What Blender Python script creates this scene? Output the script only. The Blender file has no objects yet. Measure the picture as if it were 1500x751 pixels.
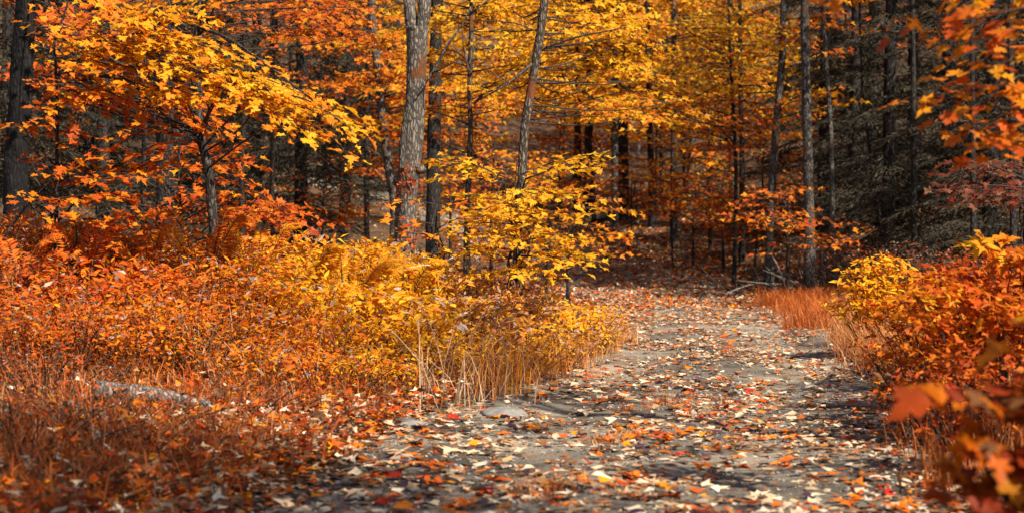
import bpy, math, random
import numpy as np
from mathutils import Matrix, Vector, noise as mnoise

R = np.random.default_rng(11)
random.seed(11)
scene = bpy.context.scene
COL = scene.collection

# ---------------------------------------------------------------- camera
FPX, CAMZ = 2800.0, 1.3
PITCH = math.atan(45.5 / FPX)
cam = bpy.data.cameras.new('camera')
cam.sensor_width = 36.0
cam.lens = 36.0 * FPX / 1500.0
cam.clip_start, cam.clip_end = 0.1, 1000
cam.dof.use_dof = True
cam.dof.focus_distance = 17.0
cam.dof.aperture_fstop = 2.8
camo = bpy.data.objects.new('camera', cam)
COL.objects.link(camo)
camo.location = (0, 0, CAMZ)
camo.rotation_euler = (math.pi / 2 - PITCH, 0, 0)
scene.camera = camo

# ---------------------------------------------------------------- sky, sun, exposure
SUN_EL = math.radians(47)
SUN_H = np.array([0.66, -0.75])            # horizontal direction towards the sun
SUN_H = SUN_H / np.linalg.norm(SUN_H)
world = bpy.data.worlds.new('World')
scene.world = world
world.use_nodes = True
wn = world.node_tree
wn.nodes.clear()
sky = wn.nodes.new('ShaderNodeTexSky')
sky.sky_type = 'NISHITA'
sky.sun_disc = False
sky.sun_elevation = SUN_EL
sky.sun_rotation = math.atan2(SUN_H[0], SUN_H[1])
bg = wn.nodes.new('ShaderNodeBackground')
bg.inputs['Strength'].default_value = 0.065
wo = wn.nodes.new('ShaderNodeOutputWorld')
wn.links.new(sky.outputs[0], bg.inputs[0])
wn.links.new(bg.outputs[0], wo.inputs[0])
sl = bpy.data.lights.new('sun', 'SUN')
sl.energy = 5.0
sl.angle = math.radians(0.8)
sl.color = (1.0, 0.92, 0.79)
so = bpy.data.objects.new('sun', sl)
COL.objects.link(so)
sv = Vector((SUN_H[0] * math.cos(SUN_EL), SUN_H[1] * math.cos(SUN_EL), math.sin(SUN_EL)))
so.rotation_euler = sv.to_track_quat('Z', 'Y').to_euler()
so.location = sv * 60
vs = scene.view_settings
vs.view_transform = 'Standard'
vs.look = 'None'
vs.exposure = 1.0
vs.gamma = 1.0
scene.cycles.use_denoising = True
scene.cycles.max_bounces = 8
scene.cycles.diffuse_bounces = 4
scene.cycles.transmission_bounces = 6

# ---------------------------------------------------------------- helpers: places
FW = np.array([0, math.cos(PITCH), -math.sin(PITCH)])
UP = np.array([0, math.sin(PITCH), math.cos(PITCH)])
RT = np.array([1.0, 0, 0])
ZUP = np.array([0, 0, 1.0])
CAM = np.array([0, 0, CAMZ])

def P(px, py, d):
    v = FW + (px - 750) / FPX * RT - (py - 375.5) / FPX * UP
    return CAM + v * (d / v[1])

TD = np.array([-10, 0, 8.6, 13.5, 16.5, 21.4, 27, 32, 36, 40, 45, 52, 62, 80, 200.])
TX = np.array([-1.1, -.75, 0.34, 1.10, 1.75, 2.45, 2.85, 2.85, 2.5, 1.5, -0.9, -5, -12, -25, -60.])
TW = np.array([1.35, 1.4, 1.65, 1.75, 1.45, 1.35, 1.4, 1.55, 1.6, 1.6, 1.6, 1.6, 1.6, 1.6, 1.6])
BX = np.array([-1.1, -.75, 0.34, 1.10, 1.75, 2.45, 2.85, 3.0, 3.1, 3.1, 3.1, 3.1, 3.1, 3.1, 3.1])   # line the banks follow
def trail_x(y): return np.interp(y, TD, TX)
def trail_w(y): return np.interp(y, TD, TW)

def sstep(a, b, x):
    t = np.clip((x - a) / (b - a), 0, 1)
    return t * t * (3 - 2 * t)

def H0(x, y):
    """ground height without the sunken bed of the trail"""
    x = np.asarray(x, float); y = np.asarray(y, float)
    dx = x - trail_x(y); w = trail_w(y)
    r = np.clip(y - 32.8, 0, None)
    h = 0.15 * r * r / (r + 7.0) + 0.22 * np.clip(y - 105, 0, None)
    bx = x - np.interp(y, TD, BX)
    right = np.clip(bx - w, 0, None)
    left = np.clip(-bx - w, 0, None)
    ry = sstep(22, 34, y)
    h = h + (0.10 * sstep(0, 1.0, right)) + np.clip(0.24 * right * right / (right + 2.0), 0, 4.0) * ry
    h = h + 0.20 * sstep(0, 2.2, left) + 0.10 * left * left / (left + 6.0) * sstep(20, 40, y)
    off = sstep(0.0, 1.2, np.abs(dx) - w)
    h = h + off * (0.05 * np.sin(x * 1.7 + 0.6 * y) * np.sin(y * 1.1 + 1.0) + 0.16 * np.sin(x * 0.35 + 1.0) * np.sin(y * 0.29))
    h = h + 0.018 * np.sin(2.1 * x + 1.3) * np.sin(0.9 * y)          # worn unevenness
    rut = np.exp(-((np.abs(dx) - 0.72) / 0.28) ** 2)
    return h - 0.035 * rut

def H(x, y):
    return H0(x, y)

def G(px, d, sink=0.0):
    x = (px - 750) / FPX * d
    return np.array([x, d, float(H0(x, d)) - sink])

def nrmz(v):
    v = np.asarray(v, float)
    return v / np.maximum(np.linalg.norm(v, axis=-1, keepdims=True), 1e-9)

# ---------------------------------------------------------------- helpers: objects
def tag(o, label=None, cat=None, group=None, kind=None):
    if label: o['label'] = label
    if cat: o['category'] = cat
    if group: o['group'] = group
    if kind: o['kind'] = kind
    return o

def empty(name, loc, label=None, cat=None, group=None):
    o = bpy.data.objects.new(name, None)
    COL.objects.link(o)
    o.location = tuple(float(c) for c in loc)
    o.empty_display_size = 0.1
    return tag(o, label, cat, group)

def mesh_from(name, V, F, mat, cols=None, smooth=False, fsize=None):
    """V (n,3); F flat int array of polygons of constant size fsize, or a list of tuples"""
    me = bpy.data.meshes.new(name)
    if fsize is None:
        me.from_pydata([tuple(v) for v in V], [], F)
    else:
        F = np.asarray(F, np.int32).reshape(-1, fsize)
        V = np.asarray(V, np.float32)
        me.vertices.add(len(V))
        me.vertices.foreach_set('co', V.ravel())
        me.loops.add(F.size)
        me.loops.foreach_set('vertex_index', F.ravel())
        me.polygons.add(len(F))
        me.polygons.foreach_set('loop_start', np.arange(0, F.size, fsize, dtype=np.int32))
        me.update(calc_edges=True)
    if cols is not None:
        a = me.attributes.new('Col', 'FLOAT_COLOR', 'POINT')
        c = np.ones((len(V), 4), np.float32)
        c[:, :3] = cols
        a.data.foreach_set('color', c.ravel())
    if smooth:
        me.polygons.foreach_set('use_smooth', np.ones(len(me.polygons), bool))
    me.materials.append(mat)
    me.update()
    return me

def obj(name, me, parent=None, loc=(0, 0, 0)):
    o = bpy.data.objects.new(name, me)
    COL.objects.link(o)
    o.location = tuple(float(c) for c in loc)
    if parent is not None:
        o.parent = parent
    return o

# ---------------------------------------------------------------- materials
def new_mat(name):
    m = bpy.data.materials.new(name)
    m.use_nodes = True
    nt = m.node_tree
    nt.nodes.clear()
    out = nt.nodes.new('ShaderNodeOutputMaterial')
    return m, nt, out

def N(nt, t, **kw):
    n = nt.nodes.new('ShaderNode' + t)
    for k, v in kw.items():
        if k in n.inputs.keys(): n.inputs[k].default_value = v
        else: setattr(n, k, v)
    return n

def ramp(nt, stops):
    r = nt.nodes.new('ShaderNodeValToRGB')
    e = r.color_ramp.elements
    while len(e) > 1: e.remove(e[0])
    e[0].position, e[0].color = stops[0][0], (*stops[0][1], 1)
    for p, c in stops[1:]:
        q = e.new(p); q.color = (*c, 1)
    return r

def leaf_mat(name, transl=0.35, rough=0.5, spec=0.35, blotch=0.35, scale=60):
    m, nt, out = new_mat(name)
    L = nt.links.new
    at = N(nt, 'Attribute', attribute_name='Col')
    tc = N(nt, 'TexCoord')
    nz = N(nt, 'TexNoise', Scale=scale, Detail=2.0)
    L(tc.outputs['Object'], nz.inputs['Vector'])
    mr = N(nt, 'MapRange')
    mr.inputs['To Min'].default_value = 1 - blotch
    mr.inputs['To Max'].default_value = 1 + blotch * 0.6
    L(nz.outputs[0], mr.inputs['Value'])
    mul = N(nt, 'VectorMath', operation='SCALE')
    L(at.outputs['Color'], mul.inputs[0])
    L(mr.outputs[0], mul.inputs['Scale'])
    p = N(nt, 'BsdfPrincipled', Roughness=rough)
    p.inputs['Specular IOR Level'].default_value = spec
    L(mul.outputs[0], p.inputs['Base Color'])
    if transl > 0:
        tr = N(nt, 'BsdfTranslucent')
        L(mul.outputs[0], tr.inputs['Color'])
        mx = N(nt, 'MixShader')
        mx.inputs[0].default_value = transl
        L(p.outputs[0], mx.inputs[1]); L(tr.outputs[0], mx.inputs[2])
        L(mx.outputs[0], out.inputs[0])
    else:
        L(p.outputs[0], out.inputs[0])
    return m

def bark_mat(name, dark, light, scale=9.0, patch=None, bump=0.6):
    m, nt, out = new_mat(name)
    L = nt.links.new
    tc = N(nt, 'TexCoord')
    mp = N(nt, 'Mapping')
    mp.inputs['Scale'].default_value = (1, 1, 0.27)
    L(tc.outputs['Object'], mp.inputs[0])
    n1 = N(nt, 'TexNoise', Scale=scale * 3.5, Detail=8.0, Roughness=0.65)
    v1 = N(nt, 'TexVoronoi', Scale=scale * 4.0, feature='DISTANCE_TO_EDGE')
    wv = N(nt, 'VectorMath', operation='ADD')
    nd = N(nt, 'TexNoise', Scale=6.0, Detail=3.0)
    sc = N(nt, 'VectorMath', operation='SCALE'); sc.inputs['Scale'].default_value = 0.06
    L(tc.outputs['Object'], nd.inputs['Vector'])
    L(nd.outputs['Color'], sc.inputs[0])
    L(mp.outputs[0], wv.inputs[0]); L(sc.outputs[0], wv.inputs[1])
    L(wv.outputs[0], n1.inputs['Vector']); L(wv.outputs[0], v1.inputs['Vector'])
    mm = N(nt, 'Math', operation='MULTIPLY'); mm.inputs[1].default_value = 3.0
    mm.use_clamp = True
    L(v1.outputs['Distance'], mm.inputs[0])
    mi = N(nt, 'Math', operation='MULTIPLY')
    L(mm.outputs[0], mi.inputs[0]); L(n1.outputs[0], mi.inputs[1])
    rp = ramp(nt, [(0.08, dark), (0.55, light), (0.8, tuple(min(1, c * 1.35) for c in light))])
    L(mi.outputs[0], rp.inputs[0])
    colr = rp.outputs[0]
    if patch is not None:
        n2 = N(nt, 'TexNoise', Scale=3.2, Detail=5.0)
        L(tc.outputs['Object'], n2.inputs['Vector'])
        rr = ramp(nt, [(0.56, (0, 0, 0)), (0.66, (1, 1, 1))])
        L(n2.outputs[0], rr.inputs[0])
        mx = N(nt, 'MixRGB'); mx.inputs[2].default_value = (*patch, 1)
        L(rr.outputs[0], mx.inputs[0]); L(colr, mx.inputs[1])
        colr = mx.outputs[0]
    p = N(nt, 'BsdfPrincipled', Roughness=0.85)
    p.inputs['Specular IOR Level'].default_value = 0.2
    L(colr, p.inputs['Base Color'])
    bp = N(nt, 'Bump', Strength=bump, Distance=0.02)
    L(mi.outputs[0], bp.inputs['Height']); L(bp.outputs[0], p.inputs['Normal'])
    L(p.outputs[0], out.inputs[0])
    return m

M = {}
M['leaf'] = leaf_mat('maple_leaf', 0.44, 0.55, 0.22, 0.45)
M['dry'] = leaf_mat('dry_leaf', 0.12, 0.75, 0.12, 0.45, 80)
M['shrub'] = leaf_mat('shrub_leaf', 0.45, 0.6, 0.18)
M['grass'] = leaf_mat('dry_grass', 0.3, 0.6, 0.25, 0.2, 30)
M['needle'] = leaf_mat('hemlock_needle', 0.12, 0.65, 0.2, 0.3, 20)
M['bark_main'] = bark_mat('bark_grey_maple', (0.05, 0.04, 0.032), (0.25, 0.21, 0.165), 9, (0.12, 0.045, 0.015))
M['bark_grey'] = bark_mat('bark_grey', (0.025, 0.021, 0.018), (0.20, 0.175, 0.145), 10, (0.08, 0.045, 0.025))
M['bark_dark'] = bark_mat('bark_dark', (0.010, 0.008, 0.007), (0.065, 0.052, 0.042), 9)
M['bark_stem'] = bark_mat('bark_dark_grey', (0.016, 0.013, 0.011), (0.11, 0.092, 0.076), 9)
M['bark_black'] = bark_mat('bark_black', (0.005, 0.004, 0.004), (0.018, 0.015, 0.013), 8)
M['bark_rust'] = bark_mat('bark_rusty_moss', (0.025, 0.018, 0.013), (0.21, 0.16, 0.115), 9, (0.15, 0.045, 0.015))
M['twig'] = bark_mat('twig', (0.02, 0.015, 0.012), (0.10, 0.07, 0.05), 20, None, 0.2)
M['stalk'] = bark_mat('weed_stalk', (0.10, 0.045, 0.015), (0.34, 0.17, 0.06), 20, None, 0.1)
M['deadwood'] = bark_mat('dead_wood', (0.10, 0.085, 0.07), (0.42, 0.38, 0.33), 12, None, 0.3)
M['oldlog'] = bark_mat('old_log', (0.05, 0.045, 0.04), (0.26, 0.24, 0.21), 10, (0.07, 0.05, 0.035), 0.4)
M['bleached'] = bark_mat('bleached_wood', (0.35, 0.31, 0.26), (0.72, 0.68, 0.60), 14, None, 0.2)

def ground_mat():
    m, nt, out = new_mat('forest_floor')
    L = nt.links.new
    tc = N(nt, 'TexCoord')
    n1 = N(nt, 'TexNoise', Scale=0.7, Detail=8.0, Roughness=0.65)
    n2 = N(nt, 'TexNoise', Scale=14.0, Detail=6.0, Roughness=0.7)
    v = N(nt, 'TexVoronoi', Scale=11.0)
    for n in (n1, n2, v): L(tc.outputs['Object'], n.inputs['Vector'])
    r1 = ramp(nt, [(0.3, (0.030, 0.022, 0.016)), (0.5, (0.075, 0.05, 0.032)), (0.7, (0.13, 0.08, 0.045))])
    L(n2.outputs[0], r1.inputs[0])
    r2 = ramp(nt, [(0.0, (0.05, 0.035, 0.025)), (0.45, (0.10, 0.06, 0.035)), (0.75, (0.20, 0.09, 0.03)), (1.0, (0.26, 0.17, 0.10))])
    L(v.outputs['Color'], r2.inputs[0])
    mx = N(nt, 'MixRGB'); mx.inputs[0].default_value = 0.5
    L(n1.outputs[0], mx.inputs[0]); L(r1.outputs[0], mx.inputs[1]); L(r2.outputs[0], mx.inputs[2])
    p = N(nt, 'BsdfPrincipled', Roughness=0.9)
    p.inputs['Specular IOR Level'].default_value = 0.15
    L(mx.outputs[0], p.inputs['Base Color'])
    bp = N(nt, 'Bump', Strength=0.8, Distance=0.05)
    L(n2.outputs[0], bp.inputs['Height']); L(bp.outputs[0], p.inputs['Normal'])
    L(p.outputs[0], out.inputs[0])
    return m
M['ground'] = ground_mat()

def trail_mat():
    m, nt, out = new_mat('gravel_trail')
    L = nt.links.new
    tc = N(nt, 'TexCoord')
    n1 = N(nt, 'TexNoise', Scale=0.8, Detail=6.0, Roughness=0.6)
    n2 = N(nt, 'TexNoise', Scale=45.0, Detail=6.0, Roughness=0.75)
    v = N(nt, 'TexVoronoi', Scale=70.0)
    for n in (n1, n2, v): L(tc.outputs['Object'], n.inputs['Vector'])
    r1 = ramp(nt, [(0.36, (0.065, 0.055, 0.046)), (0.50, (0.20, 0.165, 0.125)), (0.66, (0.40, 0.325, 0.24))])
    L(n1.outputs[0], r1.inputs[0])
    r2 = ramp(nt, [(0.30, (0.22, 0.21, 0.20)), (0.5, (0.85, 0.84, 0.82)), (0.70, (1.3, 1.27, 1.22))])
    L(n2.outputs[0], r2.inputs[0])
    mu = N(nt, 'MixRGB', blend_type='MULTIPLY'); mu.inputs[0].default_value = 1
    L(r1.outputs[0], mu.inputs[1]); L(r2.outputs[0], mu.inputs[2])
    p = N(nt, 'BsdfPrincipled', Roughness=0.88)
    p.inputs['Specular IOR Level'].default_value = 0.2
    L(mu.outputs[0], p.inputs['Base Color'])
    ad = N(nt, 'Math', operation='ADD')
    L(n2.outputs[0], ad.inputs[0]); L(v.outputs['Distance'], ad.inputs[1])
    bp = N(nt, 'Bump', Strength=0.7, Distance=0.012)
    L(ad.outputs[0], bp.inputs['Height']); L(bp.outputs[0], p.inputs['Normal'])
    L(p.outputs[0], out.inputs[0])
    return m
M['trail'] = trail_mat()

def stone_mat():
    m, nt, out = new_mat('pale_stone')
    L = nt.links.new
    tc = N(nt, 'TexCoord')
    n2 = N(nt, 'TexNoise', Scale=14.0, Detail=7.0, Roughness=0.7)
    L(tc.outputs['Object'], n2.inputs['Vector'])
    r = ramp(nt, [(0.3, (0.09, 0.08, 0.07)), (0.6, (0.22, 0.20, 0.175)), (0.8, (0.34, 0.31, 0.27))])
    L(n2.outputs[0], r.inputs[0])
    p = N(nt, 'BsdfPrincipled', Roughness=0.85)
    L(r.outputs[0], p.inputs['Base Color'])
    bp = N(nt, 'Bump', Strength=0.5, Distance=0.02)
    L(n2.outputs[0], bp.inputs['Height']); L(bp.outputs[0], p.inputs['Normal'])
    L(p.outputs[0], out.inputs[0])
    return m
M['stone'] = stone_mat()
M['pebble'] = leaf_mat('pebble', 0.0, 0.85, 0.2, 0.4, 60)

# ---------------------------------------------------------------- palettes (linear RGB of the leaves themselves)
YEL = [(0.80, 0.40, 0.010), (0.80, 0.35, 0.008), (0.74, 0.29, 0.008), (0.84, 0.48, 0.02)]
GOLD = [(0.76, 0.26, 0.008), (0.74, 0.20, 0.007), (0.78, 0.33, 0.010), (0.66, 0.155, 0.006)]
ORG = [(0.64, 0.13, 0.008), (0.60, 0.10, 0.007), (0.66, 0.18, 0.010), (0.50, 0.075, 0.006)]
RED = [(0.50, 0.065, 0.006), (0.40, 0.045, 0.006), (0.56, 0.09, 0.008), (0.30, 0.035, 0.006)]
BRN = [(0.17, 0.065, 0.02), (0.24, 0.10, 0.035), (0.11, 0.05, 0.025), (0.30, 0.15, 0.07)]
PALE = [(0.68, 0.52, 0.34), (0.56, 0.38, 0.22), (0.74, 0.60, 0.43), (0.46, 0.27, 0.13)]
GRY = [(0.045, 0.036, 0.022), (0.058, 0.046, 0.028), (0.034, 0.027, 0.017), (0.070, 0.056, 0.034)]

def pick(pals, n):
    """pals: list of (palette, weight)"""
    w = np.array([q for _, q in pals], float); w /= w.sum()
    k = R.choice(len(pals), n, p=w)
    out = np.empty((n, 3))
    for i, (pl, _) in enumerate(pals):
        s = k == i
        c = np.array(pl)
        a = c[R.integers(0, len(c), s.sum())]; b = c[R.integers(0, len(c), s.sum())]
        t = R.random((s.sum(), 1))
        out[s] = a * t + b * (1 - t)
    out *= R.uniform(0.82, 1.15, (n, 1))
    return np.clip(out, 0.002, 0.85)

# ---------------------------------------------------------------- leaf templates (base at origin, tip at +y)
def tmpl(half, centre):
    pts = [(0.0, 0.0)] + half + [(-x, y) for x, y in half[::-1] if x > 1e-6]
    V = [(x, y, 0.20 * abs(x) - 0.20 * y * y) for x, y in pts]
    if centre is None:
        F = [(0, i, i + 1) for i in range(1, len(pts) - 1)]
    else:
        V.append((0, centre, -0.03))
        c = len(V) - 1
        F = [(c, i, (i + 1) % len(pts)) for i in range(len(pts))]
    return np.array(V), np.array(F)
MAPLE_HI = tmpl([(0.10, -0.04), (0.40, 0.0), (0.27, 0.17), (0.33, 0.25), (0.60, 0.42), (0.42, 0.47), (0.38, 0.58), (0.15, 0.50), (0.25, 0.74), (0.12, 0.76), (0, 1.0)], 0.33)
MAPLE_MID = tmpl([(0.40, 0.02), (0.24, 0.22), (0.58, 0.44), (0.16, 0.52), (0, 1.0)], 0.33)
MAPLE_LO = tmpl([(0.52, 0.36), (0.16, 0.5), (0, 1.0)], None)
OVAL = tmpl([(0.20, 0.25), (0.20, 0.6), (0, 1.0)], None)
LANCE = tmpl([(0.13, 0.35), (0, 1.0)], None)
SPRIG = tmpl([(0.085, 0.35), (0, 1.0)], None)

class Leaves:
    def __init__(s): s.p, s.d, s.n, s.s, s.c = [], [], [], [], []
    def add(s, p, d, n, sz, c):
        s.p.append(np.asarray(p, float)); s.d.append(np.asarray(d, float)); s.n.append(np.asarray(n, float))
        s.s.append(np.asarray(sz, float)); s.c.append(np.asarray(c, float))
    def arr(s):
        if not s.p: return None
        p, d, n, sz, c = [np.concatenate(a) for a in (s.p, s.d, s.n, s.s, s.c)]
        d = nrmz(d)
        n = nrmz(n - d * np.sum(n * d, 1, keepdims=True))
        return p, d, n, sz, c
    def count(s): return sum(len(a) for a in s.p)

def leaf_mesh(name, A, T, mat, base=(0, 0, 0), curl=1.0):
    p, d, n, sz, c = A
    V, F = T
    k, f = len(V), len(F)
    m = len(p)
    side = np.cross(d, n)
    cu = R.uniform(-0.6, 2.2, m) * curl
    wd = R.uniform(0.8, 1.12, m)
    W = (V[None, :, 0, None] * (side * (sz * wd)[:, None])[:, None, :] + V[None, :, 1, None] * (d * sz[:, None])[:, None, :]
         + V[None, :, 2, None] * (n * (sz * cu)[:, None])[:, None, :] + (p - np.asarray(base))[:, None, :])
    if k > 5: W += R.normal(0, 0.045, W.shape) * sz[:, None, None]
    Fi = F[None] + (np.arange(m) * k)[:, None, None]
    cols = np.repeat(c, k, axis=0)
    return mesh_from(name, W.reshape(-1, 3), Fi.ravel(), mat, cols, fsize=3)

_leafvar = {}
def leaf_variants(key, pals, T, mat, n=10, curl=1.0):
    if key not in _leafvar:
        out = []
        for i in range(n):
            c = pick(pals, 1)
            A = (np.zeros((1, 3)), np.array([[0, 1.0, 0]]), np.array([[0, 0, 1.0]]), np.ones(1), c)
            out.append(leaf_mesh('leaf', A, T, mat, curl=curl))
        _leafvar[key] = out
    return _leafvar[key]

def leaf_objects(A, idx, variants, parent, base, name='leaf'):
    p, d, n, sz, c = A
    side = np.cross(d, n)
    out = []
    for i in idx:
        o = bpy.data.objects.new(name, variants[random.randrange(len(variants))])
        COL.objects.link(o)
        m3 = np.eye(4)
        m3[:3, 0] = side[i] * sz[i]; m3[:3, 1] = d[i] * sz[i]; m3[:3, 2] = n[i] * sz[i]
        m3[:3, 3] = p[i] - np.asarray(base)
        o.matrix_basis = Matrix(m3.tolist())
        if parent is not None: o.parent = parent
        out.append(o)
    return out

# ---------------------------------------------------------------- tubes
def catmull(pts, n):
    pts = np.asarray(pts, float)
    if len(pts) < 3:
        t = np.linspace(0, 1, n)[:, None]
        return pts[0] * (1 - t) + pts[-1] * t
    q = np.vstack([2 * pts[0] - pts[1], pts, 2 * pts[-1] - pts[-2]])
    u = np.linspace(0, len(pts) - 1 - 1e-6, n)
    i = u.astype(int); t = (u - i)[:, None]
    a, b, c, d = q[i], q[i + 1], q[i + 2], q[i + 3]
    return 0.5 * ((2 * b) + (-a + c) * t + (2 * a - 5 * b + 4 * c - d) * t * t + (-a + 3 * b - 3 * c + d) * t ** 3)

class Tubes:
    def __init__(s): s.V, s.F, s.n = [], [], 0
    def add(s, pts, rad, n=8, seg=6, rough=0.0, smooth=True, cap=True):
        c = catmull(pts, n) if smooth else np.asarray(pts, float)
        n = len(c)
        r = np.interp(np.linspace(0, 1, n), np.linspace(0, 1, len(rad)), rad)
        t = np.gradient(c, axis=0); t = nrmz(t)
        ref = np.array([1.0, 0.13, 0.07]) if abs(t[0][0]) < 0.8 else np.array([0.1, 0.2, 1.0])
        u = nrmz(np.cross(t, ref)); w = np.cross(t, u)
        a = np.arange(seg) / seg * 2 * math.pi
        rr = r[:, None] * np.ones((1, seg))
        if rough > 0:
            ph = R.random(6) * 6.28
            k = np.linspace(0, 1, n)[:, None] * np.linalg.norm(c[-1] - c[0])
            rr = rr * (1 + rough * (0.5 * np.sin(3 * a[None] + 2.1 * k + ph[0]) + 0.35 * np.sin(5 * a[None] - 3.0 * k + ph[1]) + 0.5 * np.sin(2 * a[None] + 5 * k + ph[2]))
                       + rough * 0.5 * R.standard_normal((n, seg)))
        V = c[:, None, :] + rr[..., None] * (np.cos(a)[None, :, None] * u[:, None] + np.sin(a)[None, :, None] * w[:, None])
        i = np.arange(n - 1)[:, None] * seg; j = np.arange(seg)[None]
        j2 = (j + 1) % seg
        F = np.stack([i + j, i + j2, i + seg + j2, i + seg + j], -1).reshape(-1, 4) + s.n
        V = V.reshape(-1, 3)
        b0 = s.n
        s.V.append(V); s.F.append(F); s.n += len(V)
        if cap:
            for ring, cc in ((0, c[0]), (n - 1, c[-1])):
                s.V.append(cc[None])
                s.F.append(np.array([[s.n] + [b0 + ring * seg + (k + q) % seg for q in range(3)] for k in range(0, seg, 2)]))
                s.n += 1
    def build(s, name, mat, parent=None, base=(0, 0, 0)):
        if not s.V: return None
        V = np.concatenate(s.V) - np.asarray(base)
        return obj(name, mesh_from(name, V, np.concatenate(s.F).ravel(), mat, smooth=True, fsize=4), parent)

# ---------------------------------------------------------------- sprays of leaves
def spray(Lv, tw, o, e, width, leaf, pals, droop=0.12, start=0.25, gap=0.13, sag=0.5, tilt=0.36, twig_r=0.004, dens=1.0, toview=0.0, hang=0.55):
    """a flat fan of twigs and leaves along the branch from o to e"""
    o = np.asarray(o, float); e = np.asarray(e, float)
    ax = e - o; L = np.linalg.norm(ax)
    if L < 1e-3: return
    ax = ax / L
    hz = np.array([ax[0], ax[1], 0.0])
    side = nrmz(np.cross(ZUP, hz if np.linalg.norm(hz) > 0.1 else np.array([1.0, 0, 0])))
    nrm = nrmz(np.cross(ax, side))
    if nrm[2] < 0: nrm = -nrm
    mid = (o + e) / 2 + nrm * L * droop * 0.5 + R.normal(0, 0.03, 3) * L
    n = max(3, int(L * (1 - start) / gap))
    cur = catmull([o, mid, e], 12)
    if tw is not None:
        tw.add(cur, [twig_r * (1 + 1.2 * L), twig_r * 0.6], n=8, seg=4, cap=False)
    ts = start + (1 - start) * (np.arange(n) + R.random(n) * 0.5) / n
    for k, t in enumerate(ts):
        b = np.array([np.interp(t, np.linspace(0, 1, 12), cur[:, q]) for q in range(3)])
        sg = 1 if k % 2 else -1
        l = width * (0.45 + 0.75 * math.sin(math.pi * min(1, (t - start) / (1 - start) * 0.85 + 0.12))) * R.uniform(0.6, 1.15) * (0.6 if t > 0.9 else 1)
        an = R.uniform(0.6, 1.1)
        for sgn in ((sg,) if t < 0.97 else (sg, -sg)):
            td = ax * math.cos(an) + side * sgn * math.sin(an) + nrm * R.normal(0, 0.12)
            m = max(2, int(l / (leaf * 0.62) * dens))
            u = (np.arange(m) + 0.35 + R.random(m) * 0.5) / m
            pos = b + td * (l * u)[:, None] - ZUP * (sag * 0.25 * l * u * u)[:, None] + R.normal(0, 0.018, (m, 3))
            if tw is not None and l > 0.1:
                tw.add([b, b + td * l * 0.5 - ZUP * sag * 0.06 * l, b + td * l * 0.9 - ZUP * sag * 0.2 * l], [twig_r * 0.6, twig_r * 0.3], n=3, seg=3, cap=False)
            alt = np.where(np.arange(m) % 2 == 0, 1.0, -1.0) * R.uniform(0.2, 1.0, m)
            ts2 = np.cross(nrm, td)
            dd = td * np.cos(alt)[:, None] + ts2 * np.sin(alt)[:, None] - ZUP * R.uniform(hang - 0.55, hang, m)[:, None] + R.normal(0, 0.12, (m, 3))
            nn = nrm + R.normal(0, tilt, (m, 3)) * np.array([1, 1, 0.4]) + np.array([0, -toview, 0])
            Lv.add(pos, dd, nn, leaf * R.uniform(0.65, 1.2, m), pick(pals, m))

def trunk_curve(pts, rad, n, seg, rough):
    t = Tubes(); t.add(pts, rad, n=n, seg=seg, rough=rough)
    return t

def along(pts, z):
    pts = np.asarray(pts)
    return np.array([np.interp(z, pts[:, 2], pts[:, q]) for q in range(2)] + [z])

LEAFMESH_COUNT = {}
def finish_tree(root, base, pts, rad, bark, branches, twigs, Lv, T, lmat='leaf', seg=12, rings=40, rough=0.05, leafobjs=0, variants=None, crown='crown'):
    tr = Tubes(); tr.add(pts, rad, n=rings, seg=seg, rough=rough)
    tr.build('trunk', M[bark], root, base)
    for b, r in branches:
        t = Tubes(); t.add(b, r, n=10, seg=6, rough=0.04)
        t.build('branch', M[bark], root, base)
    if twigs is not None and twigs.V:
        o = twigs.build('twigs', M['twig'], root, base); o['kind'] = 'stuff'
    A = Lv.arr() if Lv is not None else None
    if A is not None:
        if leafobjs:
            p, d, n, sz, c = A
            v = p - CAM
            dist = v[:, 1]
            X = v[:, 0] / dist * FPX + 750; Y = 375.5 - ((v @ UP) / (v @ FW)) * FPX
            score = sz / dist * R.uniform(0.6, 1.0, len(p)) * ((X > 5) & (X < 1495) & (Y > 5) & (Y < 745))
            idx = np.argsort(-score)[:leafobjs]
            leaf_objects(A, idx, variants, root, base)
            keep = np.ones(len(p), bool); keep[idx] = False
            A = tuple(a[keep] for a in A)
        if len(A[0]):
            o = obj(crown, leaf_mesh(crown, A, T, M[lmat], base), root)
            o['kind'] = 'stuff'

# ================================================================ THE SETTING
def grid_mesh(name, xs, ys, hf, mat):
    X, Y = np.meshgrid(xs, ys)
    Z = hf(X, Y)
    V = np.stack([X, Y, Z], -1).reshape(-1, 3)
    nx, ny = len(xs), len(ys)
    i = np.arange(ny - 1)[:, None] * nx + np.arange(nx - 1)[None]
    F = np.stack([i, i + 1, i + nx + 1, i + nx], -1).reshape(-1, 4)
    return mesh_from(name, V, F.ravel(), mat, smooth=True, fsize=4)

def ground_h(x, y):
    dx = np.abs(x - trail_x(y)); w = trail_w(y)
    return H0(x, y) - 0.05 * (1 - sstep(-0.35, -0.05, dx - w))     # bed under the trail sheet

xs = np.unique(np.concatenate([np.linspace(-90, -14, 36), np.linspace(-14, 14, 110), np.linspace(14, 90, 36)]))
ys = np.unique(np.concatenate([np.linspace(-12, 4, 20), np.linspace(4, 62, 160), np.linspace(62, 200, 70)]))
tag(obj('ground', grid_mesh('ground', xs, ys, ground_h, M['ground'])), 'brown leaf strewn forest floor rising into a wooded hill', None, None, 'structure')

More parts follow.
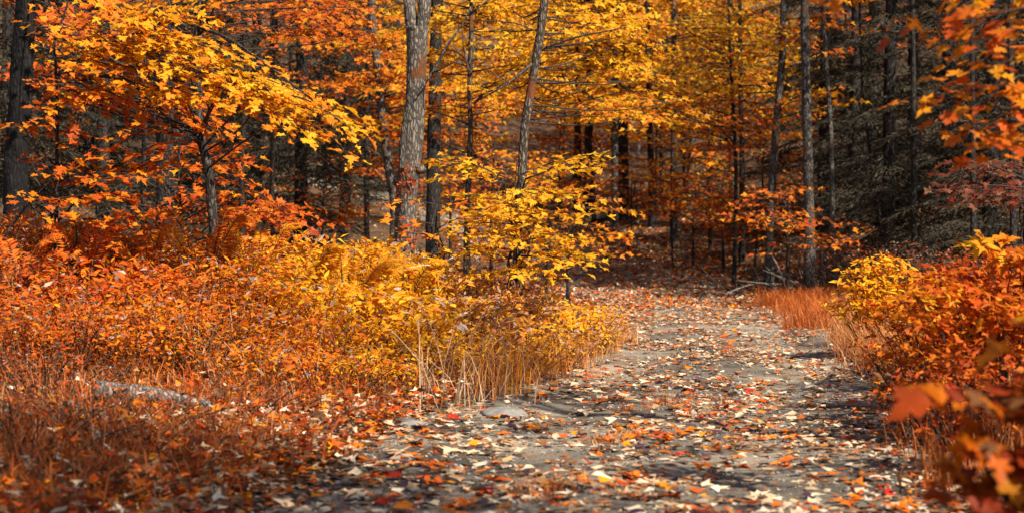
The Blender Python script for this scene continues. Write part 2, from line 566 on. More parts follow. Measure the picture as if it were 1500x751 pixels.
tys = np.concatenate([np.linspace(-8, 40, 320), np.linspace(40.3, 75, 90)])
us = np.linspace(-1, 1, 36)
X = trail_x(tys)[:, None] + us[None] * (trail_w(tys)[:, None] + 0.12 * np.sin(tys * 1.9)[:, None] * np.sign(us)[None])
Y = np.repeat(tys[:, None], len(us), 1)
Z = H0(X, Y) + 0.006 - 0.05 * sstep(0.9, 1.0, np.abs(us))[None]
Z += np.array([0.010 * mnoise.noise(Vector((a * 3.1, b * 2.6, 1.0))) + 0.005 * mnoise.noise(Vector((a * 9, b * 8, 5.0))) for a, b in zip(X.ravel(), Y.ravel())]).reshape(X.shape)
V = np.stack([X, Y, Z], -1).reshape(-1, 3)
nx = len(us)
i = np.arange(len(tys) - 1)[:, None] * nx + np.arange(nx - 1)[None]
F = np.stack([i, i + 1, i + nx + 1, i + nx], -1).reshape(-1, 4)
trail = tag(obj('trail', mesh_from('trail', V, F.ravel(), M['trail'], smooth=True, fsize=4)), 'grey gravel trail curving into the wood', None, None, 'structure')

# loose gravel on the trail
def gravel(n):
    d = 7.5 + 30 * R.random(n) ** 1.6
    x = trail_x(d) + trail_w(d) * R.uniform(-0.97, 0.97, n)
    z = H0(x, d) + 0.008
    oc = np.array([(1, 0, 0), (-1, 0, 0), (0, 1, 0), (0, -1, 0), (0, 0, 0.7), (0, 0, -0.7)])
    of = np.array([(0, 2, 4), (2, 1, 4), (1, 3, 4), (3, 0, 4), (2, 0, 5), (1, 2, 5), (3, 1, 5), (0, 3, 5)])
    s = R.gamma(2.0, 0.004, n) + 0.004
    V = np.stack([x, d, z], -1)[:, None] + oc[None] * s[:, None, None] * R.uniform(0.6, 1.3, (n, 6, 1))
    F = of[None] + (np.arange(n) * 6)[:, None, None]
    c = R.uniform(0.10, 0.42, (n, 1)) * np.array([[1, 0.88, 0.74]]) * R.uniform(0.9, 1.1, (n, 3))
    o = obj('gravel', mesh_from('gravel', V.reshape(-1, 3), F.ravel(), M['pebble'], np.repeat(c, 6, 0), fsize=3))
    tag(o, 'loose grey and tan gravel scattered over the trail', 'gravel', None, 'stuff')
gravel(5000)

# ---------------------------------------------------------------- fallen leaves
def litter(n, d, x, pals, size, T, name, label, base_lift=0.010, tilt=0.16):
    z = H0(x, d)
    pos = np.stack([x, d, z + base_lift + R.random(n) * 0.02], -1)
    a = R.uniform(0, 2 * math.pi, n)
    dd = np.stack([np.cos(a), np.sin(a), R.normal(0, 0.08, n)], -1)
    nn = np.stack([R.normal(0, tilt, n), R.normal(0, tilt, n) - 0.03, np.ones(n)], -1)
    Lv = Leaves(); Lv.add(pos, dd, nn, size, pick(pals, n))
    return Lv.arr()

LITTER_PAL = [(PALE, 0.42), (BRN, 0.25), (ORG, 0.16), (GOLD, 0.05), (RED, 0.06), ([(0.07, 0.035, 0.05), (0.10, 0.06, 0.07)], 0.07)]
n = 40000
d = 7.6 + 40 * R.random(n) ** 1.35
u = R.uniform(-1.15, 1.15, n)
drift = np.array([mnoise.noise(Vector((a * 1.1, b * 0.55, 3.0))) + 0.6 * mnoise.noise(Vector((a * 3.0, b * 1.7, 9.0))) for a, b in zip(u * 1.6, d)])
track = np.exp(-((np.abs(u) - 0.45) / 0.16) ** 2)                 # wheel tracks are worn barer
keep = R.random(n) < 0.52 + 1.15 * drift + 0.30 * u * u - 0.22 * track + 0.25 * (d > 24) + 0.22 * (d < 13)
d, u = d[keep], u[keep]
x = trail_x(d) + trail_w(d) * u
o = obj('leaf_litter', leaf_mesh('leaf_litter', litter(len(d), d, x, LITTER_PAL, 0.022 + 0.09 * R.random(len(d)) ** 1.6, None, '', ''), MAPLE_LO, M['dry'], curl=0.45))
tag(o, 'mixed tan, brown and orange fallen leaves carpeting the gravel trail', 'leaf litter', None, 'stuff')

n = 24000
d = np.concatenate([R.uniform(7.5, 36, n // 3), 34 + 50 * R.random(n - n // 3) ** 1.2])
x = R.uniform(-1, 1, n) * (d * 0.30 + 1.0) + 0.0
dx = np.abs(x - trail_x(d)) - trail_w(d)
k = dx > -0.1
d, x = d[k], x[k]
nb = 18000                                   # drifts round the trail bend
db = R.uniform(30, 52, nb); xb = R.uniform(-1.5, 9, nb)
d, x = np.concatenate([d, db]), np.concatenate([x, xb])
o = obj('forest_litter', leaf_mesh('forest_litter', litter(len(d), d, x, [(BRN, 0.24), (ORG, 0.36), (RED, 0.10), (PALE, 0.22), (GOLD, 0.08)], R.uniform(0.06, 0.13, len(d)), None, '', ''), MAPLE_LO, M['dry'], curl=2.0))
tag(o, 'brown and rust fallen leaves covering the woodland floor', 'leaf litter', None, 'stuff')

n = 6500
d = 7.4 + 7.5 * R.random(n)
x = trail_x(d) - trail_w(d) - np.abs(R.normal(0, 1.0, n)) + 0.1
A = litter(n, d, x, [(BRN, 0.34), (ORG, 0.24), (RED, 0.18), (PALE, 0.18), (GOLD, 0.06)], R.uniform(0.04, 0.085, n), None, '', '', 0.012, 0.45)
A[0][:, 2] += R.random(n) ** 2 * 0.16
o = obj('bank_litter', leaf_mesh('bank_litter', A, MAPLE_LO, M['dry'], curl=0.7))
tag(o, 'rust, brown and tan leaves caught in the grass of the left bank', 'leaf litter', None, 'stuff')

# the leaves on the trail that show largest, one by one
CLASSES = [
    ('cream', 'pale cream dry fallen leaf lying flat on the gravel trail', [(PALE, 1)], 118),
    ('brown', 'dull brown curled fallen leaf on the gravel trail', [(BRN, 1)], 62),
    ('orange', 'bright orange fallen maple leaf on the gravel trail', [(ORG, 0.7), (GOLD, 0.3)], 74),
    ('red', 'deep red fallen leaf on the gravel trail', [([(0.45, 0.02, 0.008), (0.36, 0.03, 0.008)], 1)], 16),
    ('purple', 'dark purplish wet fallen leaf on the gravel trail', [([(0.06, 0.025, 0.04), (0.085, 0.045, 0.06)], 1)], 30),
]
for key, lab, pal, cnt in CLASSES:
    var = leaf_variants('fallen_' + key, pal, MAPLE_HI if key in ('orange', 'red') else OVAL if key == 'purple' else MAPLE_MID, M['dry'], 8, 0.8)
    d = 8.0 + 9.5 * R.random(cnt) ** 1.25
    x = trail_x(d) + trail_w(d) * R.uniform(-0.98, 0.9, cnt)
    A = litter(cnt, d, x, pal, R.uniform(0.075, 0.125, cnt), None, '', '', 0.024, 0.16)
    for ob in leaf_objects(A, range(cnt), var, None, (0, 0, 0), 'fallen_leaf'):
        tag(ob, lab, 'leaf', 'fallen leaves on the trail')

# ================================================================ GRASS
def grass(name, label, pts, hgt, lean, pal, blades, width=0.006, spread=0.10, parent=None):
    """pts (m,2) tuft centres"""
    m = len(pts)
    n = m * blades
    c = np.repeat(pts, blades, 0) + R.normal(0, spread, (n, 2))
    hb = np.repeat(hgt, blades) * R.uniform(0.45, 1.15, n)
    z = H0(c[:, 0], c[:, 1]) - 0.02
    a = R.uniform(0, 2 * math.pi, n)
    ln = hb * np.abs(R.normal(lean, 0.22, n))
    b = np.stack([c[:, 0], c[:, 1], z], -1)
    dv = np.stack([np.cos(a), np.sin(a), np.zeros(n)], -1)
    wv = np.stack([-np.sin(a + R.normal(0, 0.8, n)), np.cos(a), np.zeros(n)], -1)
    wv = nrmz(wv) * (width * R.uniform(0.6, 1.4, n))[:, None]
    V = np.empty((n, 7, 3))
    for q, t in enumerate((0, 0.45, 0.8)):
        cc = b + ZUP * (hb * (t - 0.12 * t * t * (ln / hb)))[:, None] + dv * (ln * t ** 1.8)[:, None]
        w = wv * (1 - 0.55 * t)
        V[:, 2 * q] = cc - w; V[:, 2 * q + 1] = cc + w
    V[:, 6] = b + ZUP * (hb * (0.98 - 0.22 * ln / hb))[:, None] + dv * ln[:, None]
    f = np.array([(0, 1, 3), (0, 3, 2), (2, 3, 5), (2, 5, 4), (4, 5, 6)])
    F = f[None] + (np.arange(n) * 7)[:, None, None]
    o = obj(name, mesh_from(name, V.reshape(-1, 3), F.ravel(), M['grass'], np.repeat(pick(pal, n), 7, 0), fsize=3), parent)
    return tag(o, label, 'grass', None, 'stuff')

def verge(d, off, side):
    return np.stack([trail_x(d) + side * (trail_w(d) + off), d], -1)

TAN = [(0.55, 0.25, 0.09), (0.62, 0.34, 0.16), (0.48, 0.17, 0.05), (0.66, 0.28, 0.05)]
RUST = [(0.42, 0.11, 0.02), (0.50, 0.15, 0.03), (0.32, 0.075, 0.015)]
n = 70; d = R.uniform(14.6, 22, n)
grass('verge_grass', 'dry tan grass leaning over the left trail edge beside the yellow sapling', verge(d, R.uniform(-0.05, 0.7, n), -1), R.uniform(0.24, 0.46, n), 0.85, [(TAN, 0.75), (GOLD, 0.25)], 80, 0.003, 0.16)
n = 60; d = R.uniform(16.0, 22, n)
grass('verge_grass', 'dry orange grass arching at the right trail edge before the small yellow shrub', verge(d, R.uniform(0.0, 0.55, n), 1), R.uniform(0.30, 0.6, n), 0.85, [(TAN, 0.6), (RUST, 0.4)], 90, 0.003, 0.16)
n = 46; d = R.uniform(24, 31, n)
grass('verge_grass', 'rust coloured low grass on the right verge below the dark wood', verge(d, R.uniform(-0.3, 0.6, n), 1), R.uniform(0.22, 0.42, n), 0.7, [(RUST, .8), (ORG, .2)], 90, 0.004, 0.16)
n = 170; d = R.uniform(9.0, 15.5, n)
grass('bank_grass', 'rusty dry grass growing under the left hand bushes', verge(d, np.abs(R.normal(0.5, 1.2, n)) + 0.25, -1), R.uniform(0.12, 0.36, n), 0.65, [(RUST, 0.5), (ORG, .25), (TAN, 0.15), (BRN, 0.1)], 50, 0.0035, 0.18)
n = 90; d = R.uniform(7.4, 10.5, n)
grass('bank_grass', 'dark rust grass on the shaded bank below the grey log', verge(d, np.abs(R.normal(0.6, 0.7, n)) + 0.35, -1), R.uniform(0.10, 0.30, n), 0.7, [(RUST, 0.6), (ORG, .2), (BRN, 0.2)], 50, 0.0035, 0.18)
n = 50; d = R.uniform(8.5, 15, n)
grass('verge_grass', 'short rust grass below the red leaved bush on the right', verge(d, R.uniform(0.05, 0.9, n), 1), R.uniform(0.2, 0.4, n), 0.4, [(RUST, 0.8), (BRN, 0.2)], 60, 0.004, 0.14)
for (px, py, w, nn, lab) in ((970, 598, 0.30, 9, 'low tuft of orange grass growing in the middle of the gravel trail'), (810, 722, 0.17, 7, 'small orange grass tuft on the trail close to the rust coloured bank'), (900, 640, 0.10, 4, 'tiny amber grass tuft between fallen leaves on the trail')):
    dd = CAMZ * FPX / (py - 330)
    pts = np.stack([(px - 750) / FPX * dd + R.normal(0, w, nn), dd + R.normal(0, w * 1.4, nn)], -1)
    o = grass('grass_tuft', lab, pts, np.full(nn, 0.085), 0.5, [(ORG, 0.5), (TAN, 0.5)], 60, 0.003, 0.07)

# ================================================================ TREES
def trunk_pts(px_list, d, ground=True, top=12.0, lean_keep=0.5):
    """pixel points from bottom to top at depth d, carried down to the ground and up above"""
    pts = [P(x, y, d) for x, y in px_list]
    if ground:
        b = pts[0].copy(); v = pts[0] - pts[1]
        x = b[0] + v[0] * 0.15
        g = np.array([x, d, float(H0(x, d)) - 0.12])
        if g[2] < pts[0][2] - 0.12: pts = [g] + pts
    v = nrmz(pts[-1] - pts[-2])
    z = pts[-1][2]
    if top > z + 0.5:
        v = nrmz(np.array([v[0] * lean_keep, 0, 1.0]))
        pts.append(pts[-1] + v * (top - z) * 0.5 + np.array([0.1, 0.05, 0]))
        pts.append(pts[-1] + nrmz(np.array([v[0] * 0.5, 0.03, 1])) * (top - z) * 0.5)
    return np.array(pts)

def radii(pts, r0, rtop=0.35, flare=1.35):
    z = pts[:, 2]
    t = (z - z[0]) / (z[-1] - z[0])
    r = r0 * (1 - (1 - rtop) * t)
    r[0] = r0 * flare
    return r

def upper_crown(Lv, tw, pts, z0, z1, rad, n, pals, leaf=0.17, branches=None):
    for _ in range(n):
        z = R.uniform(z0, z1)
        b = along(pts, min(z, pts[-1][2] - 0.1))
        a = R.uniform(0, 2 * math.pi)
        L = rad * R.uniform(0.55, 1.1) * (1 - 0.45 * (z - z0) / (z1 - z0 + 1e-6))
        e = b + np.array([math.cos(a) * L, math.sin(a) * L, R.uniform(0.1, 0.5) * L])
        spray(Lv, tw, b, e, L * 0.38, leaf, pals, start=0.3, gap=0.24, dens=0.62, twig_r=0.008)

def place_branches(pts, specs, d_default, r=0.012):
    out = []
    for s in specs:
        q = [P(x, y, dd) for x, y, dd in s]
        out.append((np.array(q), [r, r * 0.5]))
    return out

def maple(name, label, px_list, d, r, bark, crown_spec, pals, leaf=0.10, T=MAPLE_MID, top=11, cat='tree', group=None, branches=(), sprays=(), seg=12, rings=40, rough=0.05,
          up=None, leafobjs=0, variants=None, sp_width=0.40, twig=True, gap=0.13, toview=0.15, rtop=0.35, up_leaf=0.18, tilt=0.36, hang=0.55):
    """crown_spec: list of (z0, z1, radius, count) of boughs round the trunk; sprays: explicit boughs in photo pixels with depth"""
    pts = trunk_pts(px_list, d, top=top)
    base = np.array([pts[0][0], pts[0][1], pts[0][2] + 0.12])
    root = empty(name, base, label, cat, group)
    Lv = Leaves(); tw = Tubes() if twig else None
    for (z0, z1, rad, cnt) in crown_spec:
        for _ in range(cnt):
            z = R.uniform(z0, z1) + base[2]
            b = along(pts, z)
            a = R.uniform(0, 2 * math.pi)
            L = rad * R.uniform(0.5, 1.15)
            e = b + np.array([math.cos(a) * L, math.sin(a) * L, R.uniform(-0.10, 0.32) * L])
            spray(Lv, tw, b, e, L * 0.34, leaf, pals, start=0.28, gap=gap, twig_r=0.005, toview=0.45 if d > 25 else toview)
    for s in sprays:
        (x0, y0, d0), (x1, y1, d1) = s[0], s[1]
        w = s[2] if len(s) > 2 and s[2] else sp_width
        pl = s[3] if len(s) > 3 else pals
        o, e = P(x0, y0, d0), P(x1, y1, d1)
        spray(Lv, tw, o, e, w, leaf, pl, start=0.08, gap=gap, twig_r=0.004, toview=toview, droop=0.10, tilt=tilt, hang=hang)
        if tw is not None:
            zb = min(max(o[2] - 0.35, base[2] + 0.3), pts[-1][2] - 0.3)
            b = along(pts, zb)
            if np.linalg.norm(b - o) > 0.15:
                tw.add([b, (b + o) / 2 - ZUP * 0.05 + R.normal(0, 0.05, 3), o], [0.011, 0.006], n=7, seg=5, cap=False)
    if up: upper_crown(Lv, tw, pts, up[0] + base[2] * (up_leaf > .2), up[1] + base[2] * (up_leaf > .2), up[2], up[3], pals, leaf=up_leaf)
    finish_tree(root, base, pts, radii(pts, r, rtop), bark, list(branches), tw, Lv if Lv.p else None, T, seg=seg, rings=rings, rough=rough, leafobjs=leafobjs, variants=variants)
    return root, pts

def cloud(cx, cy, rx, ry, d0, d1, n, pal, w=.45, L=1.3):
    """level sprays spread through a bough's volume, given by where it shows and its depth range"""
    out = []
    for _ in range(n):
        a = R.uniform(0, 2 * math.pi); q = math.sqrt(R.random())
        d = R.uniform(d0, d1); x = cx + math.cos(a) * q * rx; y = cy + math.sin(a) * q * ry
        sx = 1 if x > cx else -1
        if R.random() < .3: sx = -sx
        px = L * FPX / d * R.uniform(.6, 1.1)
        out.append(((x - sx * px * .5, y - R.uniform(-4, 8), d + R.uniform(0, .8)), (x + sx * px * .5, y + R.uniform(-3, 14), d - R.uniform(0, .8)), w * R.uniform(.8, 1.2), pal))
    return out
VAR_Y = leaf_variants('yellow', [(YEL, 1)], MAPLE_HI, M['leaf'], 12)
VAR_G = leaf_variants('gold', [(GOLD, 0.65), (YEL, 0.35)], MAPLE_HI, M['leaf'], 12)
VAR_O = leaf_variants('orange', [(ORG, 0.55), (GOLD, 0.45)], MAPLE_HI, M['leaf'], 12)
VAR_R = leaf_variants('red', [(RED, 0.2), (ORG, 0.5), (GOLD, .3)], MAPLE_HI, M['leaf'], 12)

# --- the big grey trunk behind the yellow bushes
D1 = 20.0
pl = [(595, 376), (594, 315), (598, 255), (606, 190), (610, 100), (612, 40)]
pts = trunk_pts(pl, D1, top=3.7)
pts = pts[:len(pl) + 1]
base = np.array([pts[0][0], pts[0][1], pts[0][2] + 0.12])
root = empty('maple_tree', base, 'tall grey furrowed maple trunk rising from the golden bushes, forked high up', 'tree')
tr = Tubes(); tr.add(pts, [0.17, 0.125, 0.106, 0.118, 0.10, 0.103, 0.115][:len(pts)], n=150, seg=40, rough=0.045)
# burls where old limbs broke away
for (bx, by, rr) in ((615, 247, 0.065), (584, 262, 0.05), (607, 205, 0.045)):
    c = P(bx, by, D1 - 0.02)
    tr.add([c + np.array([-0.05, 0.02, -0.06]), c + np.array([0.0, -0.01, 0]), c + np.array([0.015, -0.015, 0.05])], [rr * 0.5, rr, rr * 0.35], n=9, seg=12, rough=0.16)
tr.build('trunk', M['bark_main'], root, base)
for q in ([(608, 62, D1), (601, 20, D1 + .02), (598, -30, D1 + .05), (590, -160, D1), (560, -420, D1), (540, -900, D1)], [(613, 62, D1), (621, 20, D1 - .02), (624, -30, D1), (632, -160, D1), (668, -420, D1), (690, -1000, D1)]):
    t = Tubes(); t.add([P(*w) for w in q], [0.062, 0.068, 0.062, 0.055, 0.045, 0.025], n=40, seg=16, rough=0.05)
    t.build('stem', M['bark_main'], root, base)
t = Tubes(); t.add([P(x, y, D1 - 0.16) for x, y in ((590, 246), (589, 222), (593, 180), (600, 155), (618, 128), (636, 103), (652, 72), (676, 38), (690, 10))], [0.035, 0.03, 0.026, 0.022, 0.02, 0.017, 0.013, 0.009, 0.006], n=36, seg=8, rough=0.06)
t.build('branch', M['bark_grey'], root, base)
t = Tubes(); t.add([P(632, 107, D1 - 0.16), P(650, 100, D1 - .3), P(668, 88, D1 - .4)], [0.012, 0.008, 0.004], n=8, seg=6)
t.build('branch', M['bark_grey'], root, base)
Lv = Leaves(); tw = Tubes()
st = np.array([P(598, -30, D1), P(590, -160, D1), P(560, -420, D1), P(540, -900, D1)])
upper_crown(Lv, tw, st, 5.0, 8.5, 2.4, 16, [(YEL, .6), (GOLD, .4)])
tw.build('twigs', M['twig'], root, base)['kind'] = 'stuff'
o = obj('crown', leaf_mesh('crown', Lv.arr(), MAPLE_LO, M['leaf'], base), root); o['kind'] = 'stuff'
# red creeper leaves on its bark
Lv = Leaves()
n = 170
yy = np.concatenate([R.uniform(235, 300, 90), R.uniform(325, 376, 80)])
pos = np.array([P(R.uniform(579, 612), y, D1 - R.uniform(0.08, 0.17)) for y in yy])
dd = R.normal(0, 1, (n, 3)) * [1, 0.3, 0.6] - [0, 0, 0.7]
Lv.add(pos, dd, R.normal(0, 0.5, (n, 3)) + [0.1, -1, 0.3], R.uniform(0.03, 0.06, n), pick([(RED, 0.7), (ORG, 0.3)], n))
vroot = empty('climbing_vine', base + [0, -0.14, 0], 'small red creeper leaves clinging to the lower bark of the big grey trunk', 'vine')
t = Tubes(); t.add([P(586, 400, D1 - .17), P(583, 350, D1 - .13), P(590, 300, D1 - .13), P(589, 250, D1 - .15)], [0.006, 0.004, 0.003], n=18, seg=5)
t.build('stem', M['twig'], vroot, base + [0, -0.14, 0])
o = obj('foliage', leaf_mesh('foliage', Lv.arr(), OVAL, M['leaf'], base + [0, -0.14, 0]), vroot); o['kind'] = 'stuff'

# --- rust stained leaning trunk behind the yellow sapling
D3 = 22.0
br = []
for q, r in (([(781, 92, D3), (760, 110, D3 - .2), (735, 128, D3 - .3), (700, 148, D3 - .2)], 0.02), ([(796, 72, D3), (810, 66, D3 - .1), (855, 52, D3 - .2), (880, 48, D3 - .3), (918, 40, D3 - .3)], 0.018),
             ([(778, 120, D3), (750, 128, D3 + .2), (700, 90, D3 + .5)], 0.012), ([(783, 45, D3), (752, 34, D3), (700, 30, D3 + .2)], 0.01)):
    br.append((np.array([P(*w) for w in q]), [r, r * 0.7, r * 0.35]))
maple('maple_tree', 'slender leaning maple with rust stained grey bark behind the bright yellow sapling', [(757, 395), (762, 320), (765, 250), (769, 188), (779, 125), (789, 62), (798, 0)], D3, 0.058, 'bark_rust',
      [], [(YEL, .8), (GOLD, .2)], leaf=0.10, T=MAPLE_MID, top=9, branches=br, seg=16, rings=90, up=(4.6, 8, 2.4, 6, ), rtop=0.6, sprays=cloud(850, 60, 95, 75, 23.5, 26.5, 22, [(YEL, .85), (GOLD, .15)]) + cloud(870, 150, 80, 45, 25, 28, 12, [(YEL, .6), (GOLD, .4)]), toview=.2, gap=.11)

# --- dark trunk with upswept side branches between the two
D = 26.0
br = []
for q in ([(694, 152, D), (712, 135, D - .2), (735, 112, D - .4), (760, 95, D - .5)], [(690, 80, D), (702, 60, D), (716, 28, D + .1)], [(687, 105, D), (680, 70, D), (676, 40, D)], [(692, 20, D), (708, 6, D), (730, -8, D)]):
    br.append((np.array([P(*w) for w in q]), [0.022, 0.014, 0.006]))
maple('maple_tree', 'thin blackish trunk with upswept side branches, between grey forked trunk and leaning trunk', [(684, 330), (687, 250), (689, 188), (688, 130), (690, 60), (691, 0)], D, 0.044, 'bark_rust',
      [(2.6, 5.0, 1.5, 16)], [(YEL, .75), (GOLD, .25)], leaf=0.105, branches=br, rings=50, top=9, rough=0.10, sprays=cloud(705, 50, 75, 75, 26, 29, 20, [(YEL, .85), (GOLD, .15)]) + cloud(690, 165, 60, 50, 27, 30, 10, [(GOLD, .8), (YEL, .2)]), toview=.2, gap=.11)

# --- broad dark trunk just behind the main one, plus neighbours
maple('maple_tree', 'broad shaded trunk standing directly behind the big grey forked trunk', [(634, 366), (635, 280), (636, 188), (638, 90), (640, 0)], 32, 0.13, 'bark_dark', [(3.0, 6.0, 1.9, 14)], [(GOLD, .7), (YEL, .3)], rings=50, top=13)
maple('maple_tree', 'smooth grey brown trunk leaning left, left of the forked trunk', [(578, 300), (570, 250), (561, 188), (556, 125), (549, 62), (544, 0)], 34, 0.092, 'bark_grey', [(2.2, 6.0, 1.9, 12)], [(ORG, .6), (GOLD, .4)], rings=50, top=12, leaf=.115, gap=.11, sprays=cloud(560, 110, 50, 100, 33, 37, 26, [(GOLD, .7), (ORG, .3)]))
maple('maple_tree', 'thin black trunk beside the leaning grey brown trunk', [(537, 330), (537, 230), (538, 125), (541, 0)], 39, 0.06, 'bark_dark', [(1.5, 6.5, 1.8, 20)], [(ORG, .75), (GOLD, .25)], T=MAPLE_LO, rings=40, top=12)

# --- left side
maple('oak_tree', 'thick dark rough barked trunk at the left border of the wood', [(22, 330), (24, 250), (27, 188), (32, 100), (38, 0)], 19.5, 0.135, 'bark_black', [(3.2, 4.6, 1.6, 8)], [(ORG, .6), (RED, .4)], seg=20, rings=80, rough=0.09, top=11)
maple('maple_tree', 'dark red brown straight trunk behind the left golden bough', [(242, 368), (242, 250), (241, 150), (240, 30), (240, 0)], 24, 0.13, 'bark_dark', [(3.0, 5.2, 1.7, 10)], [(ORG, .8), (GOLD, .2)], seg=16, rings=60, rough=0.08, top=11, sprays=cloud(430, 25, 100, 45, 24, 28, 18, [(ORG, .7), (GOLD, .3)]) + cloud(150, 90, 130, 90, 22, 25, 9, [(ORG, .7), (RED, .3)]))

def jitter(specs, a):
    out = []
    for s in specs:
        j = R.normal(0, a, 4)
        out.append(((s[0][0] + j[0], s[0][1] + j[1] * .7, s[0][2] + R.uniform(0.1, 0.9)), (s[1][0] + j[2], s[1][1] + j[3] * .7, s[1][2] + R.uniform(0.1, 0.9))) + tuple(s[2:]))
    return out
LB = []   # boughs of the left understory maple, in photo pixels with depth
yl = [(YEL, .8), (GOLD, .2)]; gl = [(GOLD, .7), (YEL, .3)]; ol = [(ORG, .6), (GOLD, .4)]
LB += [((300, -40, 15.6), (190, 30, 15.2), .45, gl), ((330, -30, 15.8), (265, 30, 15.3), .4, yl), ((120, -20, 15.6), (215, 55, 15.0), .42, gl), ((170, 20, 15.5), (290, 35, 15.0), .4, yl),
       ((60, 40, 15.4), (175, 75, 15.0), .4, gl), ((60, 85, 15.6), (190, 110, 15.0), .42, gl), ((140, 60, 15.5), (300, 60, 14.8), .40, yl), ((110, 70, 15.6), (260, 100, 14.8), .42, yl),
       ((180, 75, 15.4), (345, 110, 14.6), .42, yl), ((200, 95, 15.3), (390, 140, 14.5), .42, yl), ((250, 105, 15.0), (430, 155, 14.4), .40, yl), ((280, 60, 15.2), (400, 100, 14.8), .30, yl),
       ((320, 100, 15.0), (470, 150, 14.4), .34, yl), ((300, 120, 14.8), (450, 190, 14.2), .36, yl), ((380, 130, 14.6), (520, 195, 14.2), .30, yl), ((420, 165, 14.5), (525, 240, 14.1), .22, yl),
       ((120, 110, 15.4), (270, 150, 14.8), .38, gl), ((200, 130, 15.2), (350, 175, 14.5), .36, gl), ((60, 110, 15.5), (160, 150, 15.0), .36, ol), ((90, 130, 16.2), (240, 185, 15.6), .40, ol),
       ((200, 150, 16.2), (330, 200, 15.8), .34, ol), ((330, 130, 15.6), (430, 200, 15.2), .3, gl), ((240, 0, 16.4), (120, 30, 16.0), .4, ol), ((50, 0, 16.5), (120, 45, 16.1), .4, ol)]
br = [(np.array([P(*w) for w in q]), [0.016, 0.011, 0.005]) for q in ([(296, 70, 16.8), (240, 95, 15.8), (150, 112, 15.3), (80, 125, 15)], [(292, 40, 16.8), (340, 60, 15.6), (410, 110, 14.8), (480, 165, 14.4)], [(293, 20, 16.8), (230, 10, 15.9), (160, 30, 15.4)])]
lmaple, _ = maple('maple_tree', 'understory maple with curved grey stem and wide golden layered bough', [(313, 340), (311, 310), (305, 250), (292, 190), (290, 150), (291, 80), (293, 0)], 17, 0.048, 'bark_stem',
                  [], [(YEL, .6), (GOLD, .4)], leaf=0.086, T=MAPLE_HI, sprays=LB + jitter(LB, 16)[::2], branches=br, seg=16, rings=80, leafobjs=300, variants=VAR_G, top=8, gap=0.08, toview=0.05, tilt=0.24, hang=0.38)

OB = [((120, 270, 15.2), (232, 210, 14.8), .30), ((135, 262, 15.0), (228, 262, 14.6), .32), ((90, 250, 15.3), (160, 220, 15.0), .25), ((70, 295, 15.0), (185, 288, 14.5), .30), ((140, 330, 15.0), (220, 310, 14.6), .26),
      ((110, 320, 15.0), (180, 330, 14.6), .24), ((30, 180, 15.2), (120, 190, 15.0), .3), ((150, 205, 15.2), (235, 190, 14.8), .26), ((40, 150, 15.3), (95, 170, 15.0), .25), ((60, 240, 15.2), (110, 265, 14.9), .25), ((20, 280, 15), (90, 320, 14.6), .3)]
br = [(np.array([P(*w) for w in ((8, 345, 15.2), (40, 300, 15.1), (82, 262, 15.0), (120, 256, 14.9), (155, 253, 14.8))]), [0.012, 0.009, 0.004])]
maple('maple_sapling', 'thin dark sapling with sparse orange sprays on the left below the golden bough', [(82, 330), (83, 250), (84, 170), (82, 100), (80, 60)], 15.4, 0.022, 'bark_dark', [(1.0, 2.6, 0.5, 5)], [(ORG, .65), (GOLD, .35)],
      leaf=0.085, T=MAPLE_HI, sprays=OB + jitter(OB, 16)[::3], branches=br, leafobjs=150, variants=VAR_O, top=3.4, rings=40, gap=0.10, toview=0.15, tilt=.26, hang=.4)

OB = [((240, 250, 20), (370, 235, 19.5), .4), ((250, 280, 20), (375, 262, 19.4), .4), ((250, 310, 20), (390, 295, 19.4), .4), ((280, 250, 20), (350, 215, 19.6), .35), ((360, 275, 19.6), (450, 345, 19), .4), ((330, 320, 19.6), (430, 300, 19), .4), ((200, 300, 20.4), (300, 330, 20), .35), ((330, 300, 19.8), (400, 340, 19.2), .4), ((180, 250, 20.5), (290, 215, 20.2), .35)]
maple('maple_sapling', 'orange sapling with drooping dull sprays behind the curved grey stem', [(268, 370), (266, 320), (262, 260), (265, 200)], 20, 0.022, 'bark_dark', [], [(ORG, .7), (RED, .2), (GOLD, .1)], leaf=0.095, sprays=OB + jitter(OB, 18), top=3.0, rings=30, toview=0.2)
for px, d, lab in ((212, 21, 'bare thin dark pole standing between the left saplings'), (400, 36, 'dark slim trunk deep in the grey hemlock shade'), (356, 33, 'dark slim trunk behind the tip of the golden bough')):
    maple('maple_tree', lab, [(px, 370), (px - 2, 250), (px + 3, 120), (px, 0)], d, 0.035 if d < 30 else 0.05, 'bark_dark', [(2.8, 6.0, 1.4, 8 if d > 30 else 0)], [(ORG, .8), (GOLD, .2)], T=MAPLE_LO, rings=30, top=8)

